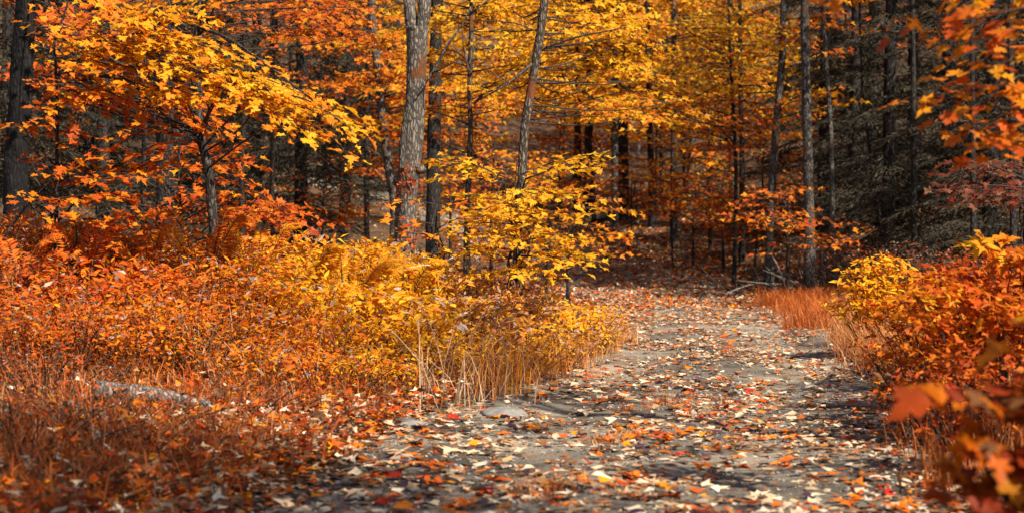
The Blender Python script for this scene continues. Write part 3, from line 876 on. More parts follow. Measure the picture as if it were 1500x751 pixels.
# --- the bright yellow sapling in the middle
DS = 17.0
SB = [((745, 262, 17.0), (625, 238, 16.7), .26), ((740, 268, 17.0), (640, 258, 16.6), .22), ((765, 255, 17.0), (890, 225, 16.8), .24), ((770, 262, 17.0), (870, 248, 16.6), .22),
      ((750, 300, 17.0), (690, 285, 16.4), .26), ((755, 300, 17.0), (850, 282, 16.6), .30), ((755, 320, 17.0), (700, 318, 16.3), .26), ((760, 322, 17.0), (872, 312, 16.5), .32), ((758, 335, 17.0), (800, 345, 16.2), .28),
      ((755, 345, 17.0), (650, 345, 16.5), .30), ((757, 355, 17.0), (865, 352, 16.4), .30), ((757, 365, 17.0), (690, 372, 16.3), .30), ((760, 375, 17.0), (850, 392, 16.2), .30), ((757, 380, 17.0), (640, 368, 16.4), .24), ((757, 390, 16.9), (800, 410, 16.1), .28),
      ((757, 300, 17.0), (760, 318, 16.2), .26), ((757, 340, 17.0), (740, 362, 16.1), .28), ((750, 395, 17), (700, 398, 16.3), .25), ((757, 280, 17), (800, 290, 16.4), .24)]
maple('maple_sapling', 'bright yellow maple sapling with flat tiers of leaves beside the leaning trunk', [(757, 420), (756, 340), (755, 280), (757, 235)], DS, 0.013, 'twig', [], [(YEL, .95), (GOLD, .05)], leaf=0.078, T=MAPLE_HI,
      sprays=SB + jitter(SB, 9)[::3], top=2.0, rings=30, leafobjs=300, variants=VAR_Y, gap=0.085, toview=0.10, tilt=.28, hang=.42)
SB2 = [((640, 330, 18.6), (560, 315, 18.2), .25), ((640, 335, 18.6), (705, 315, 18.2), .25), ((640, 345, 18.6), (580, 340, 18.0), .22), ((640, 300, 18.8), (560, 300, 18.4), .2), ((640, 310, 18.7), (690, 300, 18.4), .22)]
maple('maple_sapling', 'low orange gold sapling around the foot of the big grey trunk', [(641, 385), (640, 350), (640, 310)], 18.7, 0.010, 'twig', [], [(GOLD, .7), (ORG, .3)], leaf=0.095, sprays=SB2, top=1.7, rings=14, toview=0.35)

# --- centre and right wood: trunks the photo lets one tell apart
YM = [(YEL, .88), (GOLD, .12)]; OM = [(ORG, .6), (GOLD, .35), (RED, .05)]; GM = [(GOLD, .6), (YEL, .25), (ORG, .15)]
WOOD = [
    ([(1076, 372), (1078, 250), (1072, 120), (1068, 0)], 36.5, .045, 'bark_dark', [], GM, 'thin pole carrying bright golden layered boughs before the hemlock shade'),
    ([(846, 215), (846, 120), (848, 0)], 47, .11, 'bark_dark', [(2.4, 7, 2.2, 26)], YM, 'dark trunk veiled by yellow foliage right of the leaning trunk'),
    ([(862, 215), (864, 100), (860, 0)], 47, .13, 'bark_dark', [(2.6, 7.5, 2.2, 24)], YM, 'dark trunk close behind its twin amid the yellow foliage'),
    ([(901, 330), (901, 120), (902, 0)], 45, .10, 'bark_grey', [(2.4, 7, 2.2, 26)], YM, 'pale grey half of a paired trunk in the yellow wood'),
    ([(913, 330), (912, 110), (909, 0)], 46, .13, 'bark_dark', [(2.6, 7, 2.0, 20)], YM, 'dark half of a paired trunk in the yellow wood'),
    ([(957, 345), (954, 250), (951, 160), (949, 45), (948, 0)], 45, .095, 'bark_dark', [(3.0, 6.5, 2.0, 20)], YM, 'straight dark trunk above the fallen log'),
    ([(988, 360), (987, 250), (986, 150), (987, 25), (988, 0)], 43, .088, 'bark_grey', [(2.8, 6.5, 1.8, 18)], GM, 'straight light grey trunk right of the fallen log'),
    ([(1002, 350), (1002, 250), (1003, 120), (1001, 0)], 50, .05, 'bark_dark', [(2.6, 8, 2.0, 20)], YM, 'thin dark pole just behind the light grey trunk'),
    ([(1010, 340), (1011, 270), (1018, 150), (1032, 50), (1042, 0)], 47, .11, 'bark_grey', [(2.6, 6.8, 2.0, 20)], GM, 'grey trunk leaning right behind the light grey trunk'),
    ([(1087, 335), (1087, 250), (1085, 120), (1084, 0)], 40, .07, 'bark_dark', [(2.2, 6.5, 2.0, 22)], GM, 'dark trunk between yellow wood and hemlock shade'),
    ([(1128, 340), (1136, 200), (1146, 80), (1148, 0)], 35, .095, 'bark_grey', [(3.0, 6, 1.6, 10)], GM, 'grey brown trunk at the edge of the hemlock shade'),
    ([(1186, 350), (1183, 220), (1180, 90), (1179, 0)], 33, .11, 'bark_grey', [(4.0, 7, 1.6, 8)], OM, 'stout trunk with pale upper bark in the hemlock shade'),
    ([(1222, 408), (1219, 300), (1217, 188), (1208, 60), (1207, 0)], 34, .055, 'bark_grey', [(4.5, 7, 1.4, 6)], OM, 'slim brownish pole reaching down to the brush pile'),
    ([(1339, 330), (1338, 200), (1338, 80), (1336, 0)], 31, .055, 'bark_dark', [(4.0, 7, 1.4, 6)], OM, 'black slim trunk standing in the deepest hemlock shade'),
    ([(1290, 345), (1281, 280), (1272, 200), (1262, 100)], 36, .035, 'bark_dark', [], OM, 'thin black pole leaning left in the hemlock shade'),
    ([(1426, 312), (1425, 250), (1425, 150), (1424, 0)], 27, .05, 'bark_dark', [], OM, 'black trunk behind the dark red layered sprays'),
    ([(1484, 330), (1483, 280), (1483, 230), (1480, 0)], 25, .05, 'bark_dark', [], OM, 'black trunk behind the red leaved bush on the right'),
]
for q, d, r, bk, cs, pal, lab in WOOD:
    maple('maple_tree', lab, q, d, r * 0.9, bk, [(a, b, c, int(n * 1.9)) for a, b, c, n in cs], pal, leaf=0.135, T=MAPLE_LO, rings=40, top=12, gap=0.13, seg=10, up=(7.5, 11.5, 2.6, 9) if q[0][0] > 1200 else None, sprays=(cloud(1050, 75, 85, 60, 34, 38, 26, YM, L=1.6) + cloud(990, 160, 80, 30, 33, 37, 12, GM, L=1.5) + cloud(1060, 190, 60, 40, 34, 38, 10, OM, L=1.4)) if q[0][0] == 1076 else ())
# small orange saplings on the slope among them
SAP = [(925, 43, 1.6, OM), (870, 46, 2.0, OM), (1015, 40, 1.6, OM), (1060, 39, 1.8, OM), (1105, 38, 1.8, OM), (820, 50, 2.6, OM), (1040, 42, 3.2, GM), (960, 47, 3.4, GM), (900, 52, 3.4, OM), (1120, 44, 2.6, OM), (1070, 50, 3.5, GM), (800, 34, 2.2, GM), (720, 36, 2.6, GM), (660, 38, 2.8, OM), (832, 30, 1.6, GM), (985, 40, 2.6, GM), (470, 36, 1.5, OM), (1155, 31, 1.8, OM)]
POS = ['beside the paired trunks', 'above the trail bend', 'below the light grey trunk', 'left of the dark dividing trunk', 'on the slope before the hemlock shade', 'behind the yellow sapling', 'behind the leaning grey trunk', 'behind the straight dark trunk',
       'uphill of the fallen log', 'at the edge of the hemlock shade', 'high on the slope in the yellow wood', 'just right of the rust stained trunk', 'between forked trunk and rust stained trunk', 'behind the broad shaded trunk', 'right of the yellow sapling with level sprays', 'before the light grey trunk with pale level sprays', 'in the grey hemlock gap left of the forked trunk', 'below the stout trunk in the shade']
for (px, d, h, pal), pos in zip(SAP, POS):
    g = G(px, d)
    yb = 330 - (g[2] - CAMZ) / d * FPX
    yt = 330 - (g[2] + h - CAMZ) / d * FPX
    nm = {id(OM): 'orange', id(GM): 'golden'}[id(pal)]
    maple('maple_sapling', f'slender {nm} maple sapling {pos}', [(px, yb), (px + R.uniform(-4, 4), (yb + yt) / 2), (px + R.uniform(-6, 6), yt)], d, 0.014 + 0.006 * h, 'bark_dark', [(0.35 * h, 0.98 * h, 0.85 + 0.12 * h, int(14 + 9 * h))], pal, leaf=0.115, T=MAPLE_LO, rings=14, top=0, seg=8, gap=0.15)

# backdrop: yellow and orange trees up the hill
BACK = []
for k in range(46):
    d = R.uniform(52, 98)
    px = R.uniform(-150, 1650)
    BACK.append((px, d))
for k in range(16):
    BACK.append((R.uniform(600, 1150), R.uniform(50, 72)))
LAND = [(25, 'the thick left trunk'), (150, 'the sparse orange sapling'), (242, 'the red brown trunk'), (310, 'the curved grey stem'), (420, 'the golden bough tip'), (540, 'the thin black trunk'), (605, 'the forked trunk'), (688, 'the blackish trunk'), (770, 'the leaning trunk'),
        (860, 'the twin dark trunks'), (906, 'the paired trunks'), (955, 'the fallen log'), (1010, 'the light grey trunk'), (1080, 'the golden pole'), (1140, 'the brush pile'), (1220, 'the slim brownish pole'), (1338, 'the black slim trunk'), (1425, 'the dark red sprays'), (1500, 'the right red bush')]
for px, d in BACK:
    g = G(px, d)
    yb = 330 - (g[2] - CAMZ) / d * FPX
    yel = 600 < px < 1140
    pal = YM if yel and R.random() < 0.7 else GM if yel else OM
    if not yel: pal = [(ORG, .6), (RED, .3), (GOLD, .1)]
    cs = [(1.2, 8.5, 2.8, 44)] if yel else [(0.8, 8.5, 2.2, 15)]
    bk = 'bark_dark' if R.random() < (.3 if yel else .7) else 'bark_grey'
    near = min(LAND, key=lambda q: abs(q[0] - px))[1]
    lab = f"far {'grey' if bk == 'bark_grey' else 'dark'} trunk with {'yellow' if yel else 'rust'} leaves {'halfway up' if d < 72 else 'high on'} the hill behind {near}"
    maple('maple_tree', lab, [(px, yb - 20), (px + R.uniform(-14, 14), yb - 150), (px + R.uniform(-22, 22), yb - 330)], d, R.uniform(.035, .075), bk, cs, pal, leaf=0.20, T=MAPLE_LO, up=(8.5, 12.0, 3.4, 2 if yel else 9), up_leaf=0.32,
          rings=16, top=g[2] + 12, seg=8, twig=False, gap=0.26, group='far yellow trees on the hill' if yel else 'far dark trees on the hill')

# ---------------------------------------------------------------- hemlocks
def hemlock(px, d, h, rad, label, zmin=0.5, n=70, r=0.11, dens=1.0, group=None, x=None):
    g = G(px, d)
    if x is not None: g = np.array([x, d, float(H0(x, d))])
    root = empty('hemlock_tree', g, label, 'tree', group)
    tr = Tubes(); tr.add([g - [0, 0, .12], g + [0.05, 0, h * .5], g + [0, 0.05, h]], [r * 1.3, r * 0.8, 0.02], n=26, seg=10, rough=0.06)
    tr.build('trunk', M['bark_dark'], root, g)
    Lv = Leaves(); tw = Tubes()
    for k in range(n):
        z = zmin + (h - zmin) * ((k + R.random()) / n) ** 1.45
        a = R.uniform(0, 2 * math.pi)
        L = rad * (1 - 0.8 * z / h) * R.uniform(0.65, 1.15)
        ax = np.array([math.cos(a), math.sin(a), R.uniform(-0.15, 0.15)])
        b = g + [0, 0, z]
        m = max(5, int(L / (0.15 if g[2] + z > CAMZ + 1.2 + d * 0.118 else 0.06) * dens))
        t = (np.arange(m) + R.random(m)) / m
        c = b + ax * (L * t)[:, None] - ZUP * (0.22 * L * t * t)[:, None]
        tw.add([b, b + ax * L * .5 - ZUP * 0.05 * L, b + ax * L * 0.98 - ZUP * .21 * L], [0.012, 0.006, 0.002], n=5, seg=4, cap=False)
        sd = nrmz(np.cross(ax, ZUP))
        hi = g[2] + z > CAMZ + 1.2 + d * 0.118
        q = 4 if hi else 10
        sg = np.where(np.arange(m) % 2 == 0, 1, -1)
        l = (0.40 * L * (1.05 - t * 0.8) * R.uniform(0.5, 1.1, m)) + 0.06
        td = ax * 0.65 + sd * (sg * 0.76)[:, None] + R.normal(0, 0.10, (m, 3))
        uu = (np.arange(q) + 0.5) / q
        pos = (c[:, None] + td[:, None] * (l[:, None] * uu)[..., None] - ZUP * (0.30 * l[:, None] * uu ** 2)[..., None]).reshape(-1, 3)
        s2 = np.tile(np.where(np.arange(q) % 2 == 0, 1, -1), m)
        tdr = np.repeat(td, q, 0)
        dd = tdr * 0.8 + np.cross(ZUP, tdr) * (s2 * 0.65)[:, None] - ZUP * R.uniform(0.0, 0.4, m * q)[:, None]
        Lv.add(pos, dd, ZUP + R.normal(0, 0.35, (m * q, 3)), R.uniform(0.09, 0.21, m * q) * (2.3 if hi else 1.0), pick([(GRY, 1)], m * q))
    tw.build('twigs', M['twig'], root, g)['kind'] = 'stuff'
    o = obj('crown', leaf_mesh('crown', Lv.arr(), SPRIG, M['needle'], g), root); o['kind'] = 'stuff'

HEM = [
    (1205, 42, 13, 2.2, 'dark hemlock with drooping grey sprays beside the stout trunk'), (1250, 41, 12, 2.4, 'dense hemlock behind the slim brownish pole'), (1300, 35, 12, 2.4, 'dense hemlock between the slim brownish pole and the black slim trunk'),
    (1385, 37, 13, 2.6, 'dense hemlock right of the black slim trunk'), (1450, 34, 13, 2.6, 'dense hemlock behind the dark red layered sprays'), (1530, 30, 13, 2.6, 'dense hemlock at the right border behind the red leaved bush'),
    (1210, 52, 15, 2.6, 'far hemlock uphill of the brush pile'), (1340, 52, 16, 2.8, 'far hemlock uphill in the deepest shade'), (1460, 48, 16, 2.8, 'far hemlock uphill behind the right bush'),
    (440, 38, 14, 2.6, 'shaded hemlock with fine grey sprays under the golden bough tip'), (505, 44, 14, 2.6, 'shaded hemlock left of the thin black trunk'), (375, 44, 15, 2.8, 'shaded hemlock behind the curved grey stem'),
    (150, 34, 14, 2.6, 'dark hemlock behind the sparse orange sapling'), (-20, 30, 14, 2.8, 'dark hemlock behind the thick left trunk'), (300, 52, 15, 2.8, 'far hemlock behind the red brown trunk'),
    (1150, 60, 15, 2.6, 'far hemlock above the leaning fallen trunk'), (1280, 62, 16, 3.2, 'far hemlock high behind the leaning black pole'), (1400, 64, 16, 3.2, 'far hemlock high behind the deepest shade'), (1500, 58, 16, 3.2, 'far hemlock high behind the right border'),
    (1225, 76, 16, 3.4, 'farthest hemlock above the brush pile'), (1440, 78, 16, 3.4, 'farthest hemlock above the right bush'), (220, 60, 15, 3.2, 'far hemlock high behind the dark red brown trunk'), (60, 55, 15, 3.2, 'far hemlock high behind the thick left trunk'),
    (445, 62, 15, 3.2, 'far hemlock high behind the golden bough tip'), (130, 44, 15, 2.8, 'dark hemlock between thick left trunk and red brown trunk'), (530, 72, 15, 3.2, 'farthest hemlock behind the thin black trunk'), (400, 54, 15, 3.0, 'far hemlock right of the curved grey stem'), (340, 66, 15, 3.2, 'far hemlock high in the gap beside the golden bough'), (480, 52, 15, 3.0, 'far hemlock in the gap left of the leaning grey brown trunk'), (560, 64, 15, 3.2, 'far hemlock high behind the leaning grey brown trunk'), (270, 42, 14, 2.6, 'dark hemlock behind the drooping orange sapling'), (10, 42, 14, 2.8, 'dark hemlock at the left border behind the thick trunk'), (1275, 47, 14, 2.8, 'dark hemlock uphill of the leaning black pole'), (1425, 43, 14, 2.8, 'dark hemlock uphill of the dark red layered sprays'), (1335, 44, 14, 2.8, 'dark hemlock just uphill of the black slim trunk'), (90, 66, 15, 3.2, 'farthest hemlock behind the sparse orange sapling'), (640, 74, 16, 3.4, 'farthest hemlock behind the broad shaded trunk'), (600, 56, 15, 2.6, 'far hemlock behind the forked trunk'),
]
for k, (px, d, h, rad, lab) in enumerate(HEM):
    hemlock(px, d, h, rad, lab, n=int(5.2 * h), dens=1.0 if d < 46 else 0.55)

# ---------------------------------------------------------------- the maple whose boughs reach in from the right
RB = [((1530, -30, 8.8), (1370, 35, 8.5), .30), ((1560, 0, 8.8), (1400, 60, 8.5), .26), ((1540, 40, 8.8), (1430, 70, 8.4), .24), ((1540, 60, 9.6), (1395, 85, 9.4), .20, [(ORG, .6), (GOLD, .4)]),
      ((1540, 80, 8.8), (1422, 110, 8.4), .26, [(GOLD, .8), (YEL, .2)]), ((1540, 110, 8.8), (1440, 150, 8.4), .26), ((1530, 130, 9), (1365, 140, 8.6), .22, [(ORG, .8), (GOLD, .2)]), ((1530, 150, 9), (1395, 170, 8.6), .24, [(ORG, .8), (GOLD, .2)]),
      ((1540, 175, 9), (1410, 195, 8.6), .24, [(ORG, .7), (RED, .3)]), ((1540, 195, 9), (1435, 230, 8.6), .22), ((1530, 0, 9.5), (1420, 10, 9.2), .26), ((1400, 145, 8.7), (1312, 150, 8.5), .07, [(ORG, .6), (GOLD, .4)]),
      ((1215, -75, 8.2), (1222, 2, 8.1), .10, [(GOLD, 1)]), ((1225, -60, 8.2), (1205, -5, 8.1), .10, [(GOLD, 1)])]
pR = [P(1500 + 520, 345, 9.2), P(2010, 100, 9.2)]
maple('maple_tree', 'maple whose orange boughs reach in over the right hand bushes', [(2020, 500), (2015, 300), (2005, 0), (2000, -300)], 9.2, 0.10, 'bark_grey', [], [(ORG, .35), (GOLD, .65)], leaf=0.09, T=MAPLE_HI, sprays=RB, top=8.5, rings=40,
      leafobjs=160, variants=VAR_O, gap=0.10, toview=0.1, up=(4.8, 8.2, 3.0, 14), twig=True)
maple('maple_tree', 'unseen tall maple added outside the right trail edge to shade the near trail', [(2680, 900), (2670, 300), (2650, -800), (2640, -2000)], 3.2, 0.12, 'bark_grey', [], [(ORG, .4), (GOLD, .6)], leaf=0.12, T=MAPLE_LO, top=9.5, rings=40, seg=12, up=(5.0, 9.0, 3.4, 80))  # out of view, added so its crown darkens the near trail
maple('maple_tree', 'second unseen tall maple added outside the right trail edge to deepen the shade', [(4390, 900), (4380, 300), (4360, -800), (4350, -2000)], 3.0, 0.11, 'bark_grey', [], [(ORG, .4), (GOLD, .6)], leaf=0.12, T=MAPLE_LO, top=9.5, rings=30, seg=12, up=(5.0, 8.6, 2.7, 50))  # another unseen tree, added for more shade on the near trail
DRB = [((1500, 262, 14.5), (1395, 258, 14), .26), ((1500, 275, 14.5), (1372, 280, 14), .28), ((1510, 292, 14.5), (1400, 298, 14), .25), ((1500, 245, 14.8), (1430, 250, 14.3), .2), ((1520, 300, 14.5), (1440, 285, 14), .22)]
maple('maple_sapling', 'dark red sapling with flat sprays coloured to look shaded above the right hand bush', [(1500, 400), (1500, 320), (1498, 250)], 14.6, 0.014, 'bark_dark', [], [([(0.22, 0.035, 0.012), (0.15, 0.03, 0.012), (0.26, 0.09, 0.05)], .8), (BRN, .2)], leaf=0.08, T=MAPLE_MID, sprays=DRB + jitter(DRB, 10), top=2.2, rings=14, toview=0.1, gap=.1)  # shade put into the leaf palette, darker than the leaves themselves

# ================================================================ BUSHES
def bush(name, label, x, d, h, rad, stems, pals, leaf, T, mat='shrub', per=0.05, droop=0.25, leafobjs=0, variants=None, cat='bush', group=None, up=0.55, flat=0.5, stemcol='twig', start=0.25):
    g = np.array([x, d, float(H0(x, d))])
    root = empty(name, g, label, cat, group)
    Lv = Leaves(); tw = Tubes()
    for k in range(stems):
        a = R.uniform(0, 2 * math.pi); q = math.sqrt(R.random())
        b = g + [math.cos(a) * rad * 0.45 * q, math.sin(a) * rad * 0.45 * q, 0]
        b[2] = float(H0(b[0], b[1])) - 0.02
        hh = h * R.uniform(0.55, 1.05) * (1 - 0.28 * q * q)
        e = g + [math.cos(a) * rad * q + R.normal(0, 0.06), math.sin(a) * rad * q + R.normal(0, 0.06), hh]
        e[2] = b[2] + hh
        m1 = b * 0.45 + e * 0.55 + [0, 0, 0.12 * hh]
        c = catmull([b, m1, e, e + (e - m1) * 0.25 * [1, 1, -droop]], 12)
        tw.add(c, [0.004 + 0.0025 * h, 0.0015], n=6, seg=4, cap=False)
        n = int(hh / per) + 3
        t = R.uniform(start, 1.0, n)
        pos = np.stack([np.interp(t, np.linspace(0, 1, 12), c[:, j]) for j in range(3)], -1)
        az = R.uniform(0, 2 * math.pi, n)
        out = np.stack([np.cos(az), np.sin(az), np.zeros(n)], -1)
        off = R.uniform(0.01, 0.13, n)[:, None] * (0.5 + h * 0.5)
        pos = pos + out * off + ZUP * (R.uniform(-0.02, 0.05, n)[:, None])
        dd = out + ZUP * R.normal(up - 0.3, 0.5, n)[:, None]
        nn = ZUP * flat + R.normal(0, 0.38, (n, 3)) + np.array([0.45, -0.45, 0.35])
        Lv.add(pos, dd, nn, leaf * R.uniform(0.6, 1.3, n), pick(pals, n))
    tw.build('stems', M[stemcol], root, g)['kind'] = 'stuff'
    A = Lv.arr()
    if leafobjs:
        p = A[0]
        score = A[3] / p[:, 1] * R.uniform(.7, 1, len(p)) * (np.abs(p[:, 0] / p[:, 1]) < 0.268)
        idx = np.argsort(-score)[:leafobjs]
        leaf_objects(A, idx, variants, root, g)
        k = np.ones(len(p), bool); k[idx] = False
        A = tuple(q[k] for q in A)
    if len(A[0]):
        o = obj('foliage', leaf_mesh('foliage', A, T, M[mat], g), root); o['kind'] = 'stuff'
    return root

def wx(px, d): return (px - 750) / FPX * d
SEED = [(0.42, 0.34, 0.27), (0.30, 0.22, 0.17), (0.52, 0.44, 0.36)]
B_RO = [(ORG, .58), (RED, .16), (BRN, .08), (SEED, .06), (GOLD, .12)]
B_OG = [(ORG, .42), (GOLD, .46), (BRN, .05), (SEED, .07)]
B_GY = [(GOLD, .28), (YEL, .64), (SEED, .08)]
B_YY = [(YEL, .78), (GOLD, .14), (SEED, .08)]
B_TN = [(TAN, .42), (BRN, .10), (GOLD, .20), (YEL, .14), (SEED, .14)]
# (px, d, height, radius, palette, words)
BUSH = [
    (-10, 15.5, 1.15, .75, B_RO, 'red orange bush at the foot of the thick left trunk'), (75, 16.5, 1.12, .7, B_RO, 'red orange bush around the thin dark sapling'), (150, 16.0, 1.08, .7, B_RO, 'orange brown bush between thin sapling and red brown trunk'),
    (225, 17.0, 1.05, .7, B_OG, 'orange bush before the dark red brown trunk'), (300, 16.2, 1.02, .65, B_OG, 'orange gold bush at the foot of the curved grey stem'), (375, 16.6, 1.02, .65, B_OG, 'orange gold bush right of the curved grey stem'),
    (30, 14.3, .85, .6, B_RO, 'rust red bush before the thick left trunk, low and tangled'), (110, 14.6, .85, .6, B_RO, 'rust red bush behind the left end of the grey log'), (190, 14.4, .82, .6, B_RO, 'rust orange bush right behind the grey log'),
    (270, 14.9, .84, .6, B_OG, 'orange bush behind the right end of the grey log'), (345, 14.6, .86, .6, B_OG, 'orange bush with bare lower stems'), (415, 15.2, .9, .6, B_GY, 'golden orange bush left of the low golden bush'),
    (450, 16.8, 1.05, .65, B_GY, 'golden bush under the left fern fronds'), (520, 16.4, 1.02, .65, B_GY, 'golden yellow bush in front of the dark hemlock gap'), (585, 17.2, 1.02, .65, B_YY, 'bright yellow bush at the foot of the big grey trunk'), (650, 17.4, .95, .6, B_GY, 'golden bush under the bleached stick'),
    (480, 15.0, .82, .6, B_GY, 'low golden bush, lush and dense'), (550, 15.2, .84, .6, B_YY, 'low bright yellow bush in full sun'), (610, 15.6, .80, .55, B_YY, 'low yellow bush in front of the bleached stick'), (680, 16.0, .82, .55, B_TN, 'dried brown bush with withered seed heads'),
    (735, 16.8, .82, .55, B_TN, 'dried tan bush under the yellow sapling'), (700, 17.8, .88, .55, B_TN, 'withered brown bush behind the yellow sapling stem'), (790, 17.6, .62, .45, B_YY, 'small yellow bush at the trail edge below the sapling'), (835, 18.6, .62, .45, B_GY, 'small golden bush where dry grass meets the trail'),
    (640, 14.6, .48, .45, B_GY, 'knee high golden weeds near the trail edge'), (560, 13.9, .45, .45, B_GY, 'knee high golden weeds with orange stems'), (470, 13.6, .46, .5, B_OG, 'knee high orange weeds above the trail leaves'), (380, 13.2, .48, .5, B_OG, 'knee high rusty orange weeds right of the grey log'),
    (720, 15.4, .42, .4, B_TN, 'low withered weeds beside the pale flat stone'),
]
for k, (px, d, h, rd, pal, lab) in enumerate(BUSH):
    bush('autumn_bush', lab, wx(px, d), d, h, rd, int(70 * (rd / .6) ** 2 * (0.6 if h < .5 else 1)), pal, (0.058 if h > .6 else 0.048) * (.78, 1.0, 1.3, .9, 1.15)[k % 5], OVAL if k % 3 else LANCE, per=(0.016 if h > .6 else .015) * (.85, 1.0, 1.35, .9, 1.15)[k % 5], start=0.08, stemcol='stalk')
NEARW = [(10, 13.2, .6, .55, B_RO, 'low red orange weeds left of the grey log'), (100, 13.5, .62, .5, B_RO, 'orange weeds rising behind the middle of the grey log'), (200, 13.6, .6, .5, B_OG, 'dense orange weeds rising just behind the grey log'), (290, 13.9, .6, .5, B_OG, 'dense orange gold weeds at the end of the grey log'),
         (420, 14.1, .58, .5, B_OG, 'orange gold weeds before the golden orange bush'), (510, 14.4, .58, .5, B_GY, 'bright golden weeds before the low golden bush'), (595, 14.9, .56, .45, B_YY, 'bright yellow weeds before the low yellow bush'), (670, 15.3, .5, .42, B_GY, 'golden weeds before the dried brown bush'), (760, 16.2, .46, .4, B_YY, 'yellow weeds under the sapling at the trail edge'), (810, 17.0, .42, .38, B_TN, 'pale tan weeds spilling onto the trail edge'), (860, 19.2, .45, .4, B_TN, 'pale tan weeds at the far bend of the left verge')]
for k, (px, d, h, rd, pal, lab) in enumerate(NEARW):
    bush('weeds', lab, wx(px, d), d, h, rd, 60, pal, 0.045, LANCE if k % 2 else OVAL, per=0.017, start=0.05, cat='weeds', stemcol='stalk')
# low herb layer on the shaded bank
for px, d, h, lab in ((60, 12.2, .34, 'low rust herbs on the bank left of the grey log'), (330, 12.3, .30, 'low rust herbs at the right end of the grey log'), (150, 10.8, .28, 'low brown red herbs in front of the grey log'), (20, 9.8, .30, 'low dark red herbs on the near bank'), (260, 10.2, .22, 'low rust herbs with orange leaves on the near bank'), (90, 8.9, .22, 'low reddish herbs among fallen leaves on the bank'), (420, 12.0, .22, 'low orange herbs beside the trail leaves')):
    bush('herb_patch', lab, wx(px, d), d, h, .7, 60, [(ORG, .35), (RED, .25), (BRN, .3), (SEED, .1)], 0.036, LANCE, per=0.03, cat='herbs')

# right side
bush('yellow_shrub', 'small airy yellow shrub on the right verge above arching orange grass', wx(1292, 19), 19, 1.02, .42, 46, [(YEL, .7), (GOLD, .3)], 0.075, OVAL, per=0.024, cat='shrub', flat=1.4, up=.3, leafobjs=120, variants=leaf_variants('oy', [(YEL, .8), (GOLD, .2)], OVAL, M['shrub'], 8))
RBUSH = [(1405, 13.2, .98, .58, [(ORG, .5), (GOLD, .5)], 'dense orange gold bush behind the blurred near shrub'), (1475, 14.5, 1.15, .65, [(ORG, .65), (RED, .25), (GOLD, .1)], 'dense red bush below the dark red layered sprays'), (1480, 11.5, 1.08, .55, [(ORG, .6), (RED, .12), (GOLD, .28)], 'large leaved red orange bush at the right trail edge'),
         (1400, 16.2, .95, .55, [(RED, .5), (ORG, .4), (BRN, .1)], 'dim red bush behind the small yellow shrub'), (1385, 11.2, .52, .42, [(ORG, .45), (RED, .25), (BRN, .3)], 'low brown red weeds at the right trail edge'), (1340, 14.6, .5, .4, [(ORG, .5), (GOLD, .2), (BRN, .3)], 'low orange weeds at the foot of the small yellow shrub'), (1450, 10.0, .62, .45, [(ORG, .6), (RED, .4)], 'knee high orange weeds beside the trail on the right')]
for k, (px, d, h, rd, pal, lab) in enumerate(RBUSH):
    big = k < 4
    bush('red_bush', lab, wx(px, d), d, h, rd, 42 if big else 40, pal, 0.066 if big else 0.05, MAPLE_MID if big else OVAL, per=0.023, flat=1.2, up=.3, cat='bush', leafobjs=120 if k in (0, 2) else 0, variants=VAR_R)
GB = bush('golden_sprig', 'young maple shoot with a few large golden leaves over the right red bush', wx(1430, 12.0), 12.0, 1.28, .45, 9, [(GOLD, .8), (YEL, .2)], 0.13, MAPLE_HI, mat='leaf', per=0.11, flat=1.6, up=.25, start=.7, leafobjs=60, variants=VAR_G, cat='shrub')
bush('maple_shrub', 'blurred orange maple shrub at the near right trail edge', 1.74, 5.4, 1.06, .47, 44, [(ORG, .55), (GOLD, .25), (RED, .20)], 0.105, MAPLE_HI, mat='leaf', per=0.045, flat=1.5, up=.2, leafobjs=300, variants=leaf_variants('near', [(ORG, .5), (GOLD, .22), (RED, .26), (BRN, .02)], MAPLE_HI, M['leaf'], 14), cat='shrub')
bush('maple_seedling', 'low brown red maple seedling at the near right trail edge', .98, 5.3, .46, .22, 9, [(RED, .6), (BRN, .3), (PALE, .1)], 0.085, MAPLE_HI, mat='leaf', per=0.06, flat=1.2, up=.2, leafobjs=40, variants=leaf_variants('seedl', [(RED, .5), (BRN, .35), (PALE, .15)], MAPLE_HI, M['leaf'], 8), cat='seedling')

STRAW = [(0.62, 0.50, 0.36), (0.50, 0.36, 0.22), (0.70, 0.60, 0.46), (0.55, 0.30, 0.12)]
n = 110; d = R.uniform(13.6, 18, n); px = R.uniform(-20, 690, n)
grass('straw_stalks', 'pale straw stalks standing through the left hand bushes', np.stack([wx(px, d), d], -1), R.uniform(0.4, 0.95, n), 0.55, [(STRAW, .6), (TAN, .4)], 9, 0.0035, 0.2)
n = 60; d = R.uniform(14.2, 17.5, n); px = R.uniform(380, 760, n)
grass('straw_stalks', 'thin golden stalks between the golden bushes', np.stack([wx(px, d), d], -1), R.uniform(0.3, 0.7, n), 0.4, [(GOLD, .5), (TAN, .5)], 24, 0.003, 0.15)
